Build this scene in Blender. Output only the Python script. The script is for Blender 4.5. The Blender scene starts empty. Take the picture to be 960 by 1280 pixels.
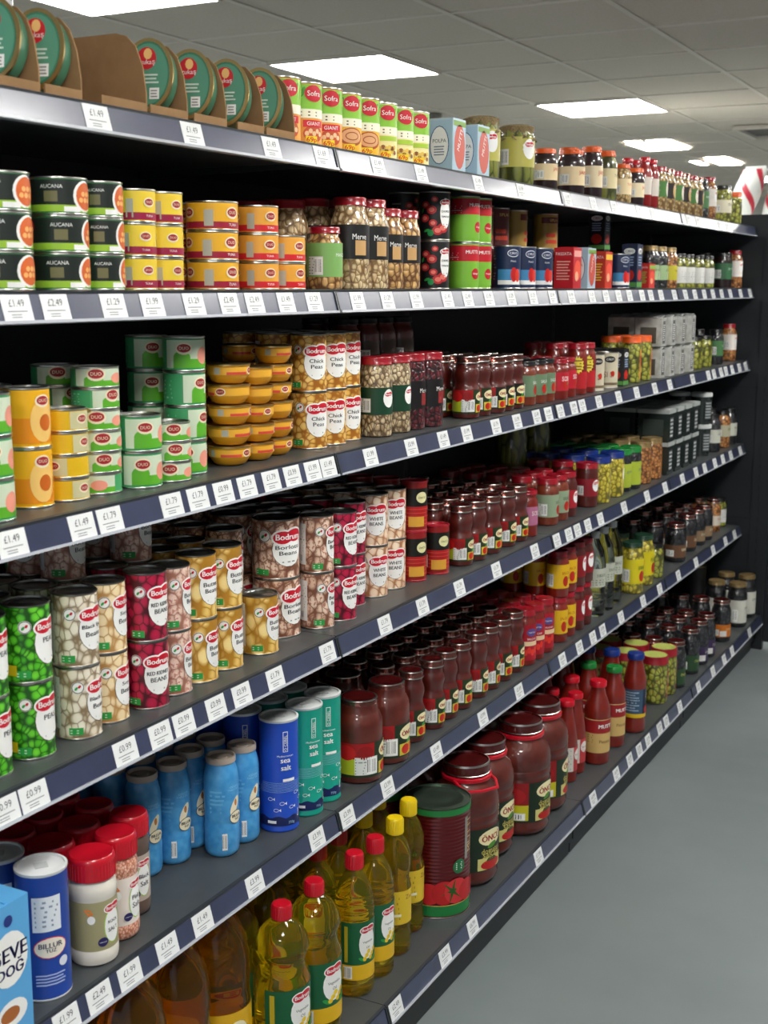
import bpy, math, random
from mathutils import Matrix, Vector
S = bpy.context.scene
COL = S.collection
PI = math.pi
R = math.radians
rnd = random.Random(7)

# ------------------------------------------------------------------ camera
cam_d = bpy.data.cameras.new('camera')
cam = bpy.data.objects.new('camera', cam_d)
COL.objects.link(cam)
cam_d.sensor_fit = 'VERTICAL'
cam_d.sensor_height = 36.0
cam_d.sensor_width = 27.0
cam_d.lens = 44.98
cam_d.clip_start = 0.02
cam_d.clip_end = 60
cam.matrix_world = (Matrix.Translation((0, 0, 1.69)) @ Matrix.Rotation(R(27.968), 4, 'Z')
                    @ Matrix.Rotation(R(90 - 10.08), 4, 'X') @ Matrix.Rotation(R(0.18), 4, 'Z'))
cam_d.dof.use_dof = True
cam_d.dof.focus_distance = 2.75
cam_d.dof.aperture_fstop = 7.0
S.camera = cam

# ------------------------------------------------------------------ world, exposure
w = bpy.data.worlds.new('world')
S.world = w
w.use_nodes = True
w.node_tree.nodes['Background'].inputs[0].default_value = (0.85, 0.92, 1.0, 1)
w.node_tree.nodes['Background'].inputs[1].default_value = 0.5
S.view_settings.view_transform = 'Standard'
S.view_settings.look = 'None'
S.view_settings.gamma = 1.0
S.view_settings.use_curve_mapping = False
S.view_settings.exposure = 0.28
LAMP = 30.0
CEIL = 2.69

# ------------------------------------------------------------------ materials
def lin(h):
    if isinstance(h, (tuple, list)):
        return (h[0], h[1], h[2], 1)
    h = h.lstrip('#')
    v = [int(h[i:i + 2], 16) / 255 for i in (0, 2, 4)]
    return tuple(c / 12.92 if c <= .04045 else ((c + .055) / 1.055) ** 2.4 for c in v) + (1,)

MATS = {}
def mat(name, col, rough=.5, metal=0, coat=0, trans=0, ior=1.45, emit=0, noise=None, bump=0, spec=None, alpha=1):
    if name in MATS:
        return MATS[name]
    m = bpy.data.materials.new(name)
    m.use_nodes = True
    nt = m.node_tree
    b = nt.nodes['Principled BSDF']
    b.inputs['Base Color'].default_value = lin(col)
    b.inputs['Roughness'].default_value = rough
    b.inputs['Metallic'].default_value = metal
    b.inputs['IOR'].default_value = ior
    b.inputs['Coat Weight'].default_value = coat
    b.inputs['Coat Roughness'].default_value = .04
    b.inputs['Transmission Weight'].default_value = trans
    b.inputs['Alpha'].default_value = alpha
    if emit:
        b.inputs['Emission Color'].default_value = lin(col)
        b.inputs['Emission Strength'].default_value = emit
    if noise:
        sc, amt, col2 = noise
        tc = nt.nodes.new('ShaderNodeTexCoord')
        n = nt.nodes.new('ShaderNodeTexNoise')
        n.inputs['Scale'].default_value = sc
        n.inputs['Detail'].default_value = 5
        rp = nt.nodes.new('ShaderNodeValToRGB')
        rp.color_ramp.elements[0].position = .5 - amt
        rp.color_ramp.elements[1].position = .5 + amt
        rp.color_ramp.elements[0].color = lin(col)
        rp.color_ramp.elements[1].color = lin(col2)
        nt.links.new(tc.outputs['Object'], n.inputs['Vector'])
        nt.links.new(n.outputs[0], rp.inputs[0])
        nt.links.new(rp.outputs[0], b.inputs['Base Color'])
        if bump:
            bp = nt.nodes.new('ShaderNodeBump')
            bp.inputs['Strength'].default_value = bump
            bp.inputs['Distance'].default_value = .002
            nt.links.new(n.outputs[0], bp.inputs['Height'])
            nt.links.new(bp.outputs[0], b.inputs['Normal'])
    MATS[name] = m
    return m

def beans(name, c1, c2, gap, scale=75, gapw=.10, stretch=(1, 1, .75), speck=None, coat=.15, bump=0, rough=.4):
    """packed beans, peas, olives: Voronoi cells with dark gaps between them"""
    if name in MATS:
        return MATS[name]
    m = bpy.data.materials.new(name)
    m.use_nodes = True
    nt = m.node_tree
    N, L = nt.nodes, nt.links
    b = N['Principled BSDF']
    b.inputs['Roughness'].default_value = rough
    b.inputs['Coat Weight'].default_value = coat
    b.inputs['Coat Roughness'].default_value = .05
    tc = N.new('ShaderNodeTexCoord')
    mp = N.new('ShaderNodeMapping')
    mp.inputs['Scale'].default_value = stretch
    mp.inputs['Rotation'].default_value = (.5, .3, 0)
    nz = N.new('ShaderNodeTexNoise')
    nz.inputs['Scale'].default_value = 45
    mx = N.new('ShaderNodeMixRGB')
    mx.blend_type = 'ADD'
    mx.inputs[0].default_value = .006
    L.new(tc.outputs['Object'], mp.inputs[0])
    L.new(tc.outputs['Object'], nz.inputs['Vector'])
    L.new(mp.outputs[0], mx.inputs[1])
    L.new(nz.outputs[1], mx.inputs[2])
    e = N.new('ShaderNodeTexVoronoi')
    e.feature = 'DISTANCE_TO_EDGE'
    e.inputs['Scale'].default_value = scale
    e.inputs['Randomness'].default_value = .85
    f = N.new('ShaderNodeTexVoronoi')
    f.inputs['Scale'].default_value = scale
    f.inputs['Randomness'].default_value = .85
    L.new(mx.outputs[0], e.inputs['Vector'])
    L.new(mx.outputs[0], f.inputs['Vector'])
    sp = N.new('ShaderNodeSeparateColor')
    L.new(f.outputs['Color'], sp.inputs[0])
    cm = N.new('ShaderNodeMixRGB')
    cm.inputs[1].default_value = lin(c1)
    cm.inputs[2].default_value = lin(c2)
    d1 = N.new('ShaderNodeMath'); d1.operation = 'MULTIPLY_ADD'      # radial shade put into the colour: printed and jarred beans paler in the middle
    d1.inputs[1].default_value = -1.1; d1.inputs[2].default_value = .62
    d2 = N.new('ShaderNodeMath'); d2.operation = 'MULTIPLY_ADD'
    d2.inputs[1].default_value = .6
    d2.use_clamp = True
    L.new(f.outputs['Distance'], d1.inputs[0])
    L.new(sp.outputs[0], d2.inputs[0]); L.new(d1.outputs[0], d2.inputs[2])
    L.new(d2.outputs[0], cm.inputs[0])
    last = cm
    if speck:
        n2 = N.new('ShaderNodeTexNoise')
        n2.inputs['Scale'].default_value = scale * 3.2
        n2.inputs['Detail'].default_value = 2
        L.new(tc.outputs['Object'], n2.inputs['Vector'])
        r2 = N.new('ShaderNodeValToRGB')
        r2.color_ramp.elements[0].position = .52
        r2.color_ramp.elements[1].position = .6
        L.new(n2.outputs[0], r2.inputs[0])
        sm = N.new('ShaderNodeMixRGB')
        sm.inputs[2].default_value = lin(speck)
        L.new(r2.outputs[0], sm.inputs[0])
        L.new(cm.outputs[0], sm.inputs[1])
        last = sm
    rp = N.new('ShaderNodeValToRGB')               # rounded blob: full in the middle of a cell, gap in its corners
    rp.color_ramp.elements[0].position = .42
    rp.color_ramp.elements[0].color = (1, 1, 1, 1)
    rp.color_ramp.elements[1].position = .70
    rp.color_ramp.elements[1].color = (0, 0, 0, 1)
    L.new(f.outputs['Distance'], rp.inputs[0])
    re_ = N.new('ShaderNodeMapRange')
    re_.inputs['From Min'].default_value = 0
    re_.inputs['From Max'].default_value = gapw * .9
    L.new(e.outputs['Distance'], re_.inputs['Value'])
    ml = N.new('ShaderNodeMath'); ml.operation = 'MULTIPLY'
    L.new(rp.outputs[0], ml.inputs[0]); L.new(re_.outputs[0], ml.inputs[1])
    g = N.new('ShaderNodeMixRGB')
    g.inputs[1].default_value = lin(gap)
    L.new(ml.outputs[0], g.inputs[0])
    L.new(last.outputs[0], g.inputs[2])
    L.new(g.outputs[0], b.inputs['Base Color'])
    if bump:
        r3 = N.new('ShaderNodeValToRGB')
        r3.color_ramp.interpolation = 'EASE'
        r3.color_ramp.elements[1].position = .35
        L.new(e.outputs['Distance'], r3.inputs[0])
        bp = N.new('ShaderNodeBump')
        bp.inputs['Strength'].default_value = bump
        bp.inputs['Distance'].default_value = .003
        L.new(r3.outputs[0], bp.inputs['Height'])
        L.new(bp.outputs[0], b.inputs['Normal'])
    MATS[name] = m
    return m

def C(h, rough=.42, coat=.1):                  # printed paper or plastic in a plain colour
    return mat('print_' + h.lstrip('#'), h, rough, coat=coat)
SILVER = mat('silver_tin', '#c9c8c2', .28, 1)
DKTIN = mat('dark_tin_lid', '#8c8c88', .3, 1)
GOLD = mat('gold_tin', '#cbb27a', .3, 1)
WHITE, CREAM, BLACK = C('#f1f1ee'), C('#ece2c2'), C('#151515')
RED, DRED, GREEN, DGREEN = C('#c8142c'), C('#7c1220'), C('#2f9e48'), C('#17452c')
YEL, ORG, NAVY, GREY = C('#e8c41f'), C('#ee7d22'), C('#1b2450'), C('#8e9190')
LIME, SKY = C('#9cc63a'), C('#4a9fd6')

# ------------------------------------------------------------------ mesh builder
class M:
    def __init__(s):
        s.v, s.f, s.mi, s.mats, s.sm = [], [], [], [], []
    def m(s, mt):
        if mt not in s.mats:
            s.mats.append(mt)
        return s.mats.index(mt)
    def face(s, idx, mt, smooth=False):
        s.f.append(tuple(idx)); s.mi.append(s.m(mt)); s.sm.append(smooth)
    def quad(s, pts, mt):
        n = len(s.v); s.v += [tuple(p) for p in pts]; s.face(range(n, n + len(pts)), mt)
    def box(s, x0, x1, y0, y1, z0, z1, mt):
        n = len(s.v)
        s.v += [(x, y, z) for z in (z0, z1) for y in (y0, y1) for x in (x0, x1)]
        for q in ((0, 2, 3, 1), (4, 5, 7, 6), (0, 1, 5, 4), (2, 6, 7, 3), (0, 4, 6, 2), (1, 3, 7, 5)):
            s.face([n + i for i in q], mt)
        return s
    def prism(s, poly, axis, a, b, mt):
        """extrude polygon (2d) along an axis: 'y' -> poly is (x,z); 'x' -> (y,z); 'z' -> (x,y)"""
        n = len(s.v); k = len(poly)
        for t in (a, b):
            for p, q in poly:
                s.v.append({'y': (p, t, q), 'x': (t, p, q), 'z': (p, q, t)}[axis])
        s.face(range(n, n + k), mt); s.face(range(n + 2 * k - 1, n + k - 1, -1), mt)
        for i in range(k):
            j = (i + 1) % k
            s.face((n + i, n + k + i, n + k + j, n + j), mt)
        return s
    def lathe(s, prof, mt, seg=32, sx=1, sy=1, cx=0, cy=0):
        """prof: (r, z) or (r, z, material); the material belongs to the band that starts at that point"""
        rows, cur = [], mt
        for p in prof:
            r, z = p[0], p[1]
            if len(p) > 2:
                cur = p[2]
            n = len(s.v)
            if r < 1e-6:
                s.v.append((cx, cy, z)); rows.append(([n], cur))
            else:
                for i in range(seg):
                    a = 2 * PI * i / seg
                    s.v.append((cx + r * math.cos(a) * sx, cy + r * math.sin(a) * sy, z))
                rows.append((list(range(n, n + seg)), cur))
        for (a, ma), (b, _) in zip(rows, rows[1:]):
            for i in range(seg):
                j = (i + 1) % seg
                if len(a) == 1 and len(b) == 1:
                    continue
                if len(a) == 1:
                    s.face((a[0], b[j], b[i]), ma, True)
                elif len(b) == 1:
                    s.face((a[i], a[j], b[0]), ma, True)
                else:
                    s.face((a[i], a[j], b[j], b[i]), ma, True)
        return s
    def tube(s, pts, r, mt, seg=8, closed=False):
        P = [Vector(p) for p in pts]; n0 = len(s.v); k = len(P)
        for i, p in enumerate(P):
            a = P[(i - 1) % k] if closed or i else p
            b = P[(i + 1) % k] if closed or i < k - 1 else p
            t = (b - a).normalized()
            u = t.cross(Vector((0, 0, 1)))
            if u.length < .05:
                u = t.cross(Vector((1, 0, 0)))
            u.normalize(); w_ = t.cross(u)
            for j in range(seg):
                an = 2 * PI * j / seg
                s.v.append(tuple(p + (u * math.cos(an) + w_ * math.sin(an)) * r))
        for i in range(k if closed else k - 1):
            for j in range(seg):
                q = (j + 1) % seg; i2 = (i + 1) % k
                s.face((n0 + i * seg + j, n0 + i * seg + q, n0 + i2 * seg + q, n0 + i2 * seg + j), mt, True)
        if not closed:
            s.face(range(n0, n0 + seg), mt); s.face(range(n0 + (k - 1) * seg, n0 + k * seg), mt)
        return s
    def mesh(s, name):
        me = bpy.data.meshes.new(name)
        me.from_pydata(s.v, [], s.f)
        for mt in s.mats:
            me.materials.append(mt)
        me.polygons.foreach_set('material_index', s.mi)
        me.polygons.foreach_set('use_smooth', s.sm)
        if any(s.sm):
            try:
                me.set_sharp_from_angle(angle=R(42))
            except Exception:
                pass
        me.validate(); me.update()
        return me

# ------------------------------------------------------------------ flat artwork laid on a curved or flat surface
_txt = {}
def glyphs(t):
    if t not in _txt:
        cu = bpy.data.curves.new('lettering', 'FONT')
        cu.body = t; cu.size = 1.0; cu.resolution_u = 2; cu.align_x = 'CENTER'; cu.space_line = .95
        cu.fill_mode = 'FRONT'
        ob = bpy.data.objects.new('lettering', cu)
        me = bpy.data.meshes.new_from_object(ob)
        vs = [(v.co.x, v.co.y) for v in me.vertices]
        fs = [tuple(p.vertices) for p in me.polygons]
        bpy.data.objects.remove(ob); bpy.data.curves.remove(cu); bpy.data.meshes.remove(me)
        x = [p[0] for p in vs]; y = [p[1] for p in vs]
        cx, cy = (max(x) + min(x)) / 2, (max(y) + min(y)) / 2
        vs = [(a - cx, b - cy) for a, b in vs]
        _txt[t] = (vs, fs, max(x) - min(x), max(y) - min(y))
    return _txt[t]

def cyl(r, rz=None):
    return lambda s_, z, o: ((r + o) * math.cos(s_ / r), (r + o) * math.sin(s_ / r), z)
def face_x(x, y=0):
    return lambda s_, z, o: (x + o, y + s_, z)
def face_my(y, x=0):
    return lambda s_, z, o: (x + s_, y - o, z)

class Art:
    def __init__(s, m, fn):
        s.m, s.fn = m, fn
    def rect(s, s0, s1, z0, z1, mt, o=.0004, step=.006):
        k = max(1, int(abs(s1 - s0) / step)); n = len(s.m.v)
        for i in range(k + 1):
            t = s0 + (s1 - s0) * i / k
            s.m.v += [s.fn(t, z0, o), s.fn(t, z1, o)]
        for i in range(k):
            a = n + 2 * i
            s.m.face((a, a + 2, a + 3, a + 1), mt, True)
    def ell(s, cs, cz, a, b, mt, o=.0007, rot=0, n=18, rings=3):
        c0 = len(s.m.v); s.m.v.append(s.fn(cs, cz, o))
        cr, sr = math.cos(rot), math.sin(rot)
        for k in range(1, rings + 1):
            for i in range(n):
                t = 2 * PI * i / n; x = a * math.cos(t) * k / rings; y = b * math.sin(t) * k / rings
                s.m.v.append(s.fn(cs + x * cr - y * sr, cz + x * sr + y * cr, o))
        for i in range(n):
            j = (i + 1) % n
            s.m.face((c0, c0 + 1 + i, c0 + 1 + j), mt)
            for k in range(rings - 1):
                p = c0 + 1 + k * n
                s.m.face((p + i, p + n + i, p + n + j, p + j), mt)
    def poly(s, pts, mt, o=.001):
        n = len(s.m.v); s.m.v += [s.fn(a, b, o) for a, b in pts]; s.m.face(range(n, n + len(pts)), mt)
    def ring(s, cs, cz, a, b, wd, mt, o=.001, n=20):
        c0 = len(s.m.v)
        for i in range(n):
            t = 2 * PI * i / n
            for k in (0, wd):
                s.m.v.append(s.fn(cs + (a - k) * math.cos(t), cz + (b - k) * math.sin(t), o))
        for i in range(n):
            j = (i + 1) % n
            s.m.face((c0 + 2 * i, c0 + 2 * j, c0 + 2 * j + 1, c0 + 2 * i + 1), mt)
    def text(s, t, cs, cz, wd, mt, o=.0011, hmax=None, rot=0, bold=0):
        vs, fs, W, H = glyphs(t)
        k = wd / W
        ky = k if hmax is None else min(k * 1.25, hmax / H)
        cr, sr = math.cos(rot), math.sin(rot)
        for d in ((0, -bold, bold) if bold else (0,)):
            n = len(s.m.v)
            s.m.v += [s.fn(cs + (x * k + d) * cr - y * ky * sr, cz + (x * k + d) * sr + y * ky * cr, o) for x, y in vs]
            for f in fs:
                s.m.face([n + i for i in f], mt)
    def lines(s, s0, s1, z0, z1, n, mt, o=.0008, fill=.45):
        dz = (z1 - z0) / n; g = random.Random(n)
        for i in range(n):
            e = s1 - (s1 - s0) * g.random() * .3
            s.rect(s0, e, z0 + dz * (i + .2), z0 + dz * (i + .2 + fill), mt, o, .012)
    def barcode(s, s0, s1, z0, z1, o=.0008):
        s.rect(s0, s1, z0, z1, WHITE, o)
        n = 9; d = (s1 - s0) / n
        for i in range(n):
            if i % 5 != 3:
                s.rect(s0 + d * (i + .25), s0 + d * (i + .25 + (.25 + .2 * (i % 3 == 0))), z0 + (z1 - z0) * .12, z1 - (z1 - z0) * .1, BLACK, o + .0003, 1)

def brand(a, s_, z, wd, o=.0009):
    """red two-lobed badge with white lettering"""
    for e, mt, oo in ((wd * .06, WHITE, o), (0, RED, o + .0002)):
        a.ell(s_ - wd * .2, z - wd * .02, wd * .32 + e, wd * .2 + e, mt, oo)
        a.ell(s_ + wd * .22, z + wd * .03, wd * .32 + e, wd * .2 + e, mt, oo)
    a.text('Bodrum', s_, z, wd * .86, WHITE, o + .0005, bold=wd * .008)
def drop(a, s_, z, w_, h, lines_, tcol=None):
    """white rounded tag hanging from the brand badge"""
    K = tcol or C('#2b3338')
    a.ell(s_, z, w_ * .5 + .0008, h * .5 + .0008, C('#4a3b30'), .0005)
    a.ell(s_, z, w_ * .5, h * .5, WHITE, .0007)
    brand(a, s_, z + h * .36, w_ * .92)
    n = len(lines_)
    for i, t in enumerate(lines_):
        a.text(t, s_, z + h * .06 - i * h * .17, min(w_ * .82, w_ * .12 * len(t)), K, .0011, hmax=h * .115, bold=.00025)
    a.lines(s_ - w_ * .22, s_ + w_ * .22, z - h * .40, z - h * .32, 1, GREY, .001)
def seal(a, s_, z, r):
    a.ell(s_, z, r, r, WHITE, .0007)
    a.ring(s_, z, r * .95, r * .95, r * .12, C('#5a5a55'), .001)
    a.ell(s_ - r * .25, z - r * .15, r * .35, r * .2, GREEN, .0011, rot=.9, n=10, rings=1)
    a.ell(s_ + r * .25, z + r * .15, r * .3, r * .2, RED, .0011, rot=.9, n=10, rings=1)
def heart(a, s_, z, w_, text='DUO'):
    a.ell(s_, z, w_ * .5, w_ * .36, CREAM, .0008)
    a.ell(s_, z + w_ * .02, w_ * .4, w_ * .25, C('#a3202a'), .001)
    a.text(text, s_, z + w_ * .02, w_ * .55, CREAM, .0013)
def oncu(a, s_, z, w_):
    a.ell(s_, z, w_ * .5, w_ * .3, C('#efe6b4'), .0009)
    a.text('ÖNCÜ', s_, z, w_ * .78, C('#9c1620'), .0013, bold=w_ * .012)
def leaf(a, s_, z, l, rot, mt=None):
    a.ell(s_, z, l * .5, l * .2, mt or GREEN, .0012, rot=rot, n=10, rings=1)
def nutrition(a, s0, s1, z0, z1):
    a.rect(s0, s1, z0, z1, C('#dfe2dc'), .0008)
    a.lines(s0 + .001, (s0 + s1) / 2 - .001, z0 + .001, z1 - .001, 6, GREY, .0011)
    a.barcode((s0 + s1) / 2, s1 - .001, z0 + .002, z1 - .002, .001)

# ---- where the goods stand: kind, distance along the shelf, setback, stacked, rows deep, what stands behind
LAYOUT = {
 'A': [
  ('sofra_a', 2.132, 0.025, 1, 2, None),
  ('sofra_a', 2.211, 0.025, 1, 2, None),
  ('sofra_a', 2.29, 0.025, 1, 2, None),
  ('sofra_b', 2.37, 0.025, 1, 2, None),
  ('sofra_b', 2.449, 0.025, 1, 2, None),
  ('sofra_c', 2.528, 0.025, 1, 1, None),
  ('sofra_c', 2.607, 0.025, 1, 1, None),
  ('sofra_c', 2.686, 0.025, 1, 1, None),
  ('polpa_pack', 2.845, 0.02, 1, 2, None),
  ('polpa_pack', 2.988, 0.02, 1, 2, None),
  ('pickle_jar', 3.094, 0.025, 1, 2, None),
  ('pickle_jar', 3.3, 0.012, 1, 2, None),
  ('jam_jar', 3.458, 0.004, 1, 2, None),
  ('jam_jar_large', 3.691, 0.006, 1, 2, None),
  ('jam_jar_tall', 3.854, 0.006, 1, 2, None),
  ('gherkin_jar', 3.995, 0.006, 1, 2, None),
  ('gherkin_small', 4.146, 0.006, 1, 2, None),
  ('jam_small', 4.288, 0.006, 1, 2, None),
  ('red_bottle', 4.373, 0.006, 1, 2, None),
  ('red_bottle', 4.459, 0.006, 1, 2, None),
  ('tan_jar_green', 4.569, 0.006, 1, 2, None),
  ('tan_jar_dark', 4.673, 0.006, 1, 2, None),
  ('tan_jar_green', 4.782, 0.006, 1, 2, None),
  ('tan_jar_dark', 4.883, 0.006, 1, 2, None),
  ('tan_jar_green', 4.989, 0.006, 1, 2, None),
  ('tan_jar_dark', 5.074, 0.006, 1, 2, None),
  ('dark_green_jar', 5.161, 0.006, 1, 2, None),
  ('pepper_jar', 5.278, 0.006, 1, 2, None),
  ('cream_label_jar', 5.54, 0.006, 1, 1, None),
  ('orange_lid_jar', 5.732, 0.006, 1, 1, None),
 ],
 'B': [
  ('meal_tin', 1.395, 0.025, 3, 2, None),
  ('meal_tin', 1.515, 0.025, 3, 2, None),
  ('meal_tin_small', 1.6, 0.025, 3, 2, None),
  ('tuna_tin', 1.683, 0.025, 3, 2, None),
  ('tuna_tin', 1.755, 0.025, 3, 2, None),
  ('tuna_tin_large', 1.914, 0.025, 3, 2, None),
  ('tuna_tin_red', 2.049, 0.025, 3, 2, None),
  ('tuna_tin_red', 2.144, 0.025, 2, 2, None),
  ('mango_jar', 2.289, 0.025, 1, 1, ('white_bean_jar_red', 1, 2)),
  ('white_bean_jar', 2.401, 0.025, 1, 3, None),
  ('white_bean_jar', 2.488, 0.025, 1, 3, None),
  ('bean_mix_jar', 2.569, 0.03, 1, 2, None),
  ('bean_mix_jar', 2.645, 0.025, 1, 2, None),
  ('black_tomato_tin', 2.801, 0.025, 2, 2, None),
  ('redgreen_tin', 2.975, 0.025, 2, 2, None),
  ('redgreen_tin', 3.054, 0.025, 2, 2, None),
  ('blue_tomato_tin', 3.254, 0.025, 1, 1, ('dark_red_tin', 2, 1)),
  ('blue_tomato_tin', 3.366, 0.025, 1, 1, ('dark_red_tin', 2, 1)),
  ('blue_tomato_tin', 3.498, 0.025, 1, 1, ('sipplak_tin', 2, 1)),
  ('red_pack', 3.708, 0.025, 1, 1, ('sipplak_tin', 2, 1)),
  ('polpa_pack', 3.84, 0.025, 1, 2, None),
  ('redyellow_pack', 4.005, 0.025, 1, 2, None),
  ('blue_tomato_tin', 4.225, 0.025, 1, 1, ('blue_carton_low', 2, 1)),
  ('blue_carton', 4.335, 0.025, 1, 1, None),
  ('red_carton_small', 4.487, 0.025, 1, 1, None),
  ('olive_jar_green', 4.568, 0.025, 1, 2, None),
  ('olive_jar_green', 4.682, 0.025, 1, 2, None),
  ('caper_jar', 4.812, 0.025, 1, 2, None),
  ('white_label_jar', 4.937, 0.025, 1, 2, None),
  ('white_label_jar', 5.068, 0.025, 1, 2, None),
  ('white_label_jar', 5.218, 0.025, 1, 2, None),
  ('white_label_jar', 5.375, 0.025, 1, 1, None),
  ('black_jar', 5.688, 0.025, 1, 2, None),
  ('pepper_jar', 5.887, 0.025, 1, 1, None),
 ],
 'C': [
  ('green_tin', 1.338, 0.025, 3, 2, None),
  ('yellow_tin_tall', 1.457, 0.06, 2, 2, None),
  ('yellow_tin_flat', 1.533, 0.055, 4, 2, None),
  ('green_tin_flat', 1.612, 0.055, 6, 2, None),
  ('green_tin', 1.693, 0.035, 2, 2, None),
  ('green_tin_flat', 1.774, 0.035, 3, 1, None),
  ('green_tin', 1.856, 0.06, 4, 2, None),
  ('tuna_bowl', 1.983, 0.05, 5, 2, None),
  ('tuna_bowl_small', 2.065, 0.05, 5, 2, None),
  ('tuna_bowl_small', 2.148, 0.06, 6, 2, None),
  ('chickpea_tin', 2.275, 0.055, 2, 3, None),
  ('chickpea_tin', 2.356, 0.055, 2, 3, None),
  ('chickpea_tin', 2.438, 0.065, 2, 3, None),
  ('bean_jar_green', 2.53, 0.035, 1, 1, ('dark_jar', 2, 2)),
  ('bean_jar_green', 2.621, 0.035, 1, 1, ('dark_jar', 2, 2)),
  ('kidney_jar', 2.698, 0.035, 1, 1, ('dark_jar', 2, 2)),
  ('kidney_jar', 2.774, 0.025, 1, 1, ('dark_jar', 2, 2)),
  ('paste_jar', 2.994, 0.025, 1, 4, None),
  ('paste_jar', 3.068, 0.025, 1, 4, None),
  ('paste_jar_dark', 3.154, 0.02, 1, 4, None),
  ('paste_jar_dark', 3.226, 0.025, 1, 4, None),
  ('paste_jar_dark', 3.298, 0.025, 1, 4, None),
  ('salsa_jar', 3.401, 0.03, 1, 3, None),
  ('salsa_jar', 3.472, 0.025, 1, 3, None),
  ('salsa_jar', 3.542, 0.025, 1, 3, None),
  ('red_label_jar', 3.625, 0.015, 1, 3, None),
  ('red_label_jar', 3.724, 0.025, 1, 3, None),
  ('star_jar', 3.82, 0.025, 1, 3, None),
  ('star_jar', 3.904, 0.025, 1, 3, None),
  ('grey_tin', 3.992, 0.025, 1, 3, None),
  ('grey_tin', 4.134, 0.025, 1, 3, None),
  ('blue_carton_low', 4.223, 0.025, 1, 2, None),
  ('orange_lid_olive', 4.388, 0.025, 1, 2, None),
  ('orange_lid_olive', 4.515, 0.025, 1, 2, None),
  ('clear_pack', 4.67, 0.025, 2, 2, None),
  ('clear_pack', 4.8, 0.025, 2, 2, None),
  ('clear_pack', 4.937, 0.025, 2, 2, None),
  ('clear_pack', 5.08, 0.025, 2, 2, None),
  ('olive_jar_small', 5.244, 0.025, 1, 2, None),
  ('olive_jar_small', 5.403, 0.025, 1, 2, None),
  ('dark_green_jar', 5.6, 0.025, 1, 2, None),
  ('pepper_jar', 5.907, 0.04, 1, 1, None),
 ],
 'D': [
  ('pea_tin', 1.322, 0.04, 2, 3, None),
  ('pea_tin', 1.415, 0.04, 2, 3, None),
  ('black_eye_tin', 1.519, 0.035, 2, 3, None),
  ('soya_tin', 1.6, 0.045, 2, 1, ('pinto_tin', 3, 2)),
  ('kidney_tin', 1.69, 0.03, 2, 2, None),
  ('pinto_tin', 1.769, 0.04, 2, 1, ('pinto_tin', 3, 2)),
  ('butter_tin', 1.85, 0.04, 2, 3, None),
  ('butter_tin', 1.939, 0.045, 2, 4, None),
  ('butter_tin', 2.056, 0.04, 1, 1, ('borlotti_tin', 2, 3)),
  ('borlotti_tin_large', 2.184, 0.07, 2, 3, None),
  ('borlotti_tin', 2.276, 0.04, 2, 4, None),
  ('kidney_tin', 2.355, 0.03, 2, 4, None),
  ('kidney_tin', 2.478, 0.075, 2, 4, None),
  ('white_bean_tin', 2.578, 0.07, 2, 4, None),
  ('white_bean_tin', 2.67, 0.07, 2, 4, None),
  ('red_tin', 2.765, 0.06, 2, 3, None),
  ('red_tin', 2.864, 0.045, 1, 3, None),
  ('paste_jar', 2.979, 0.03, 1, 5, None),
  ('paste_jar', 3.057, 0.025, 1, 5, None),
  ('paste_jar', 3.156, 0.025, 1, 5, None),
  ('paste_jar', 3.26, 0.025, 1, 5, None),
  ('paste_jar', 3.35, 0.025, 1, 5, None),
  ('red_lid_jar_small', 3.427, 0.025, 1, 5, None),
  ('sauce_jar_green', 3.626, 0.035, 1, 5, None),
  ('sauce_jar_green', 3.714, 0.035, 1, 5, None),
  ('sauce_jar_red', 3.79, 0.035, 1, 5, None),
  ('red_label_jar_wide', 3.993, 0.035, 1, 3, ('big_pickle_jar', 1, 1)),
  ('olive_blue_lid', 4.091, 0.025, 1, 4, None),
  ('olive_blue_lid', 4.237, 0.025, 1, 3, ('big_pickle_jar', 1, 1)),
  ('olive_green_lid', 4.356, 0.035, 1, 4, None),
  ('olive_green_lid', 4.439, 0.025, 1, 4, None),
  ('chickpea_jar', 4.569, 0.025, 1, 4, None),
  ('chickpea_jar', 4.706, 0.025, 1, 4, None),
  ('clear_tub', 4.838, 0.025, 2, 2, None),
  ('clear_tub', 4.954, 0.025, 2, 2, None),
  ('clear_tub', 5.075, 0.025, 2, 2, None),
  ('clear_tub', 5.2, 0.025, 2, 2, None),
  ('round_tub', 5.454, 0.025, 2, 2, None),
  ('black_label_jar', 5.604, 0.02, 1, 2, None),
  ('orange_label_jar', 5.784, 0.02, 1, 2, None),
  ('black_label_jar', 5.917, 0.02, 1, 2, None),
 ],
 'E': [
  ('milk_carton', 1.27, 0.0, 1, 1, None),
  ('salt_tube_dark', 1.4, 0.015, 1, 2, None),
  ('salt_shaker', 1.515, 0.015, 1, 5, None),
  ('pink_salt_shaker', 1.596, 0.035, 1, 5, None),
  ('pepper_shaker', 1.672, 0.07, 1, 4, None),
  ('salt_bottle', 1.802, 0.144, 1, 3, None),
  ('salt_bottle', 1.874, 0.13, 1, 3, None),
  ('salt_bottle', 1.946, 0.066, 1, 4, None),
  ('salt_bottle', 2.018, 0.066, 1, 4, None),
  ('sea_salt_blue', 2.106, 0.028, 1, 4, None),
  ('sea_salt_green', 2.197, 0.024, 1, 4, None),
  ('sea_salt_green', 2.28, 0.028, 1, 4, None),
  ('big_paste_jar', 2.419, 0.0, 1, 4, None),
  ('big_paste_jar', 2.553, 0.0, 1, 4, None),
  ('tall_paste_jar', 2.691, 0.025, 1, 5, None),
  ('tall_paste_jar', 2.8, 0.022, 1, 5, None),
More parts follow.
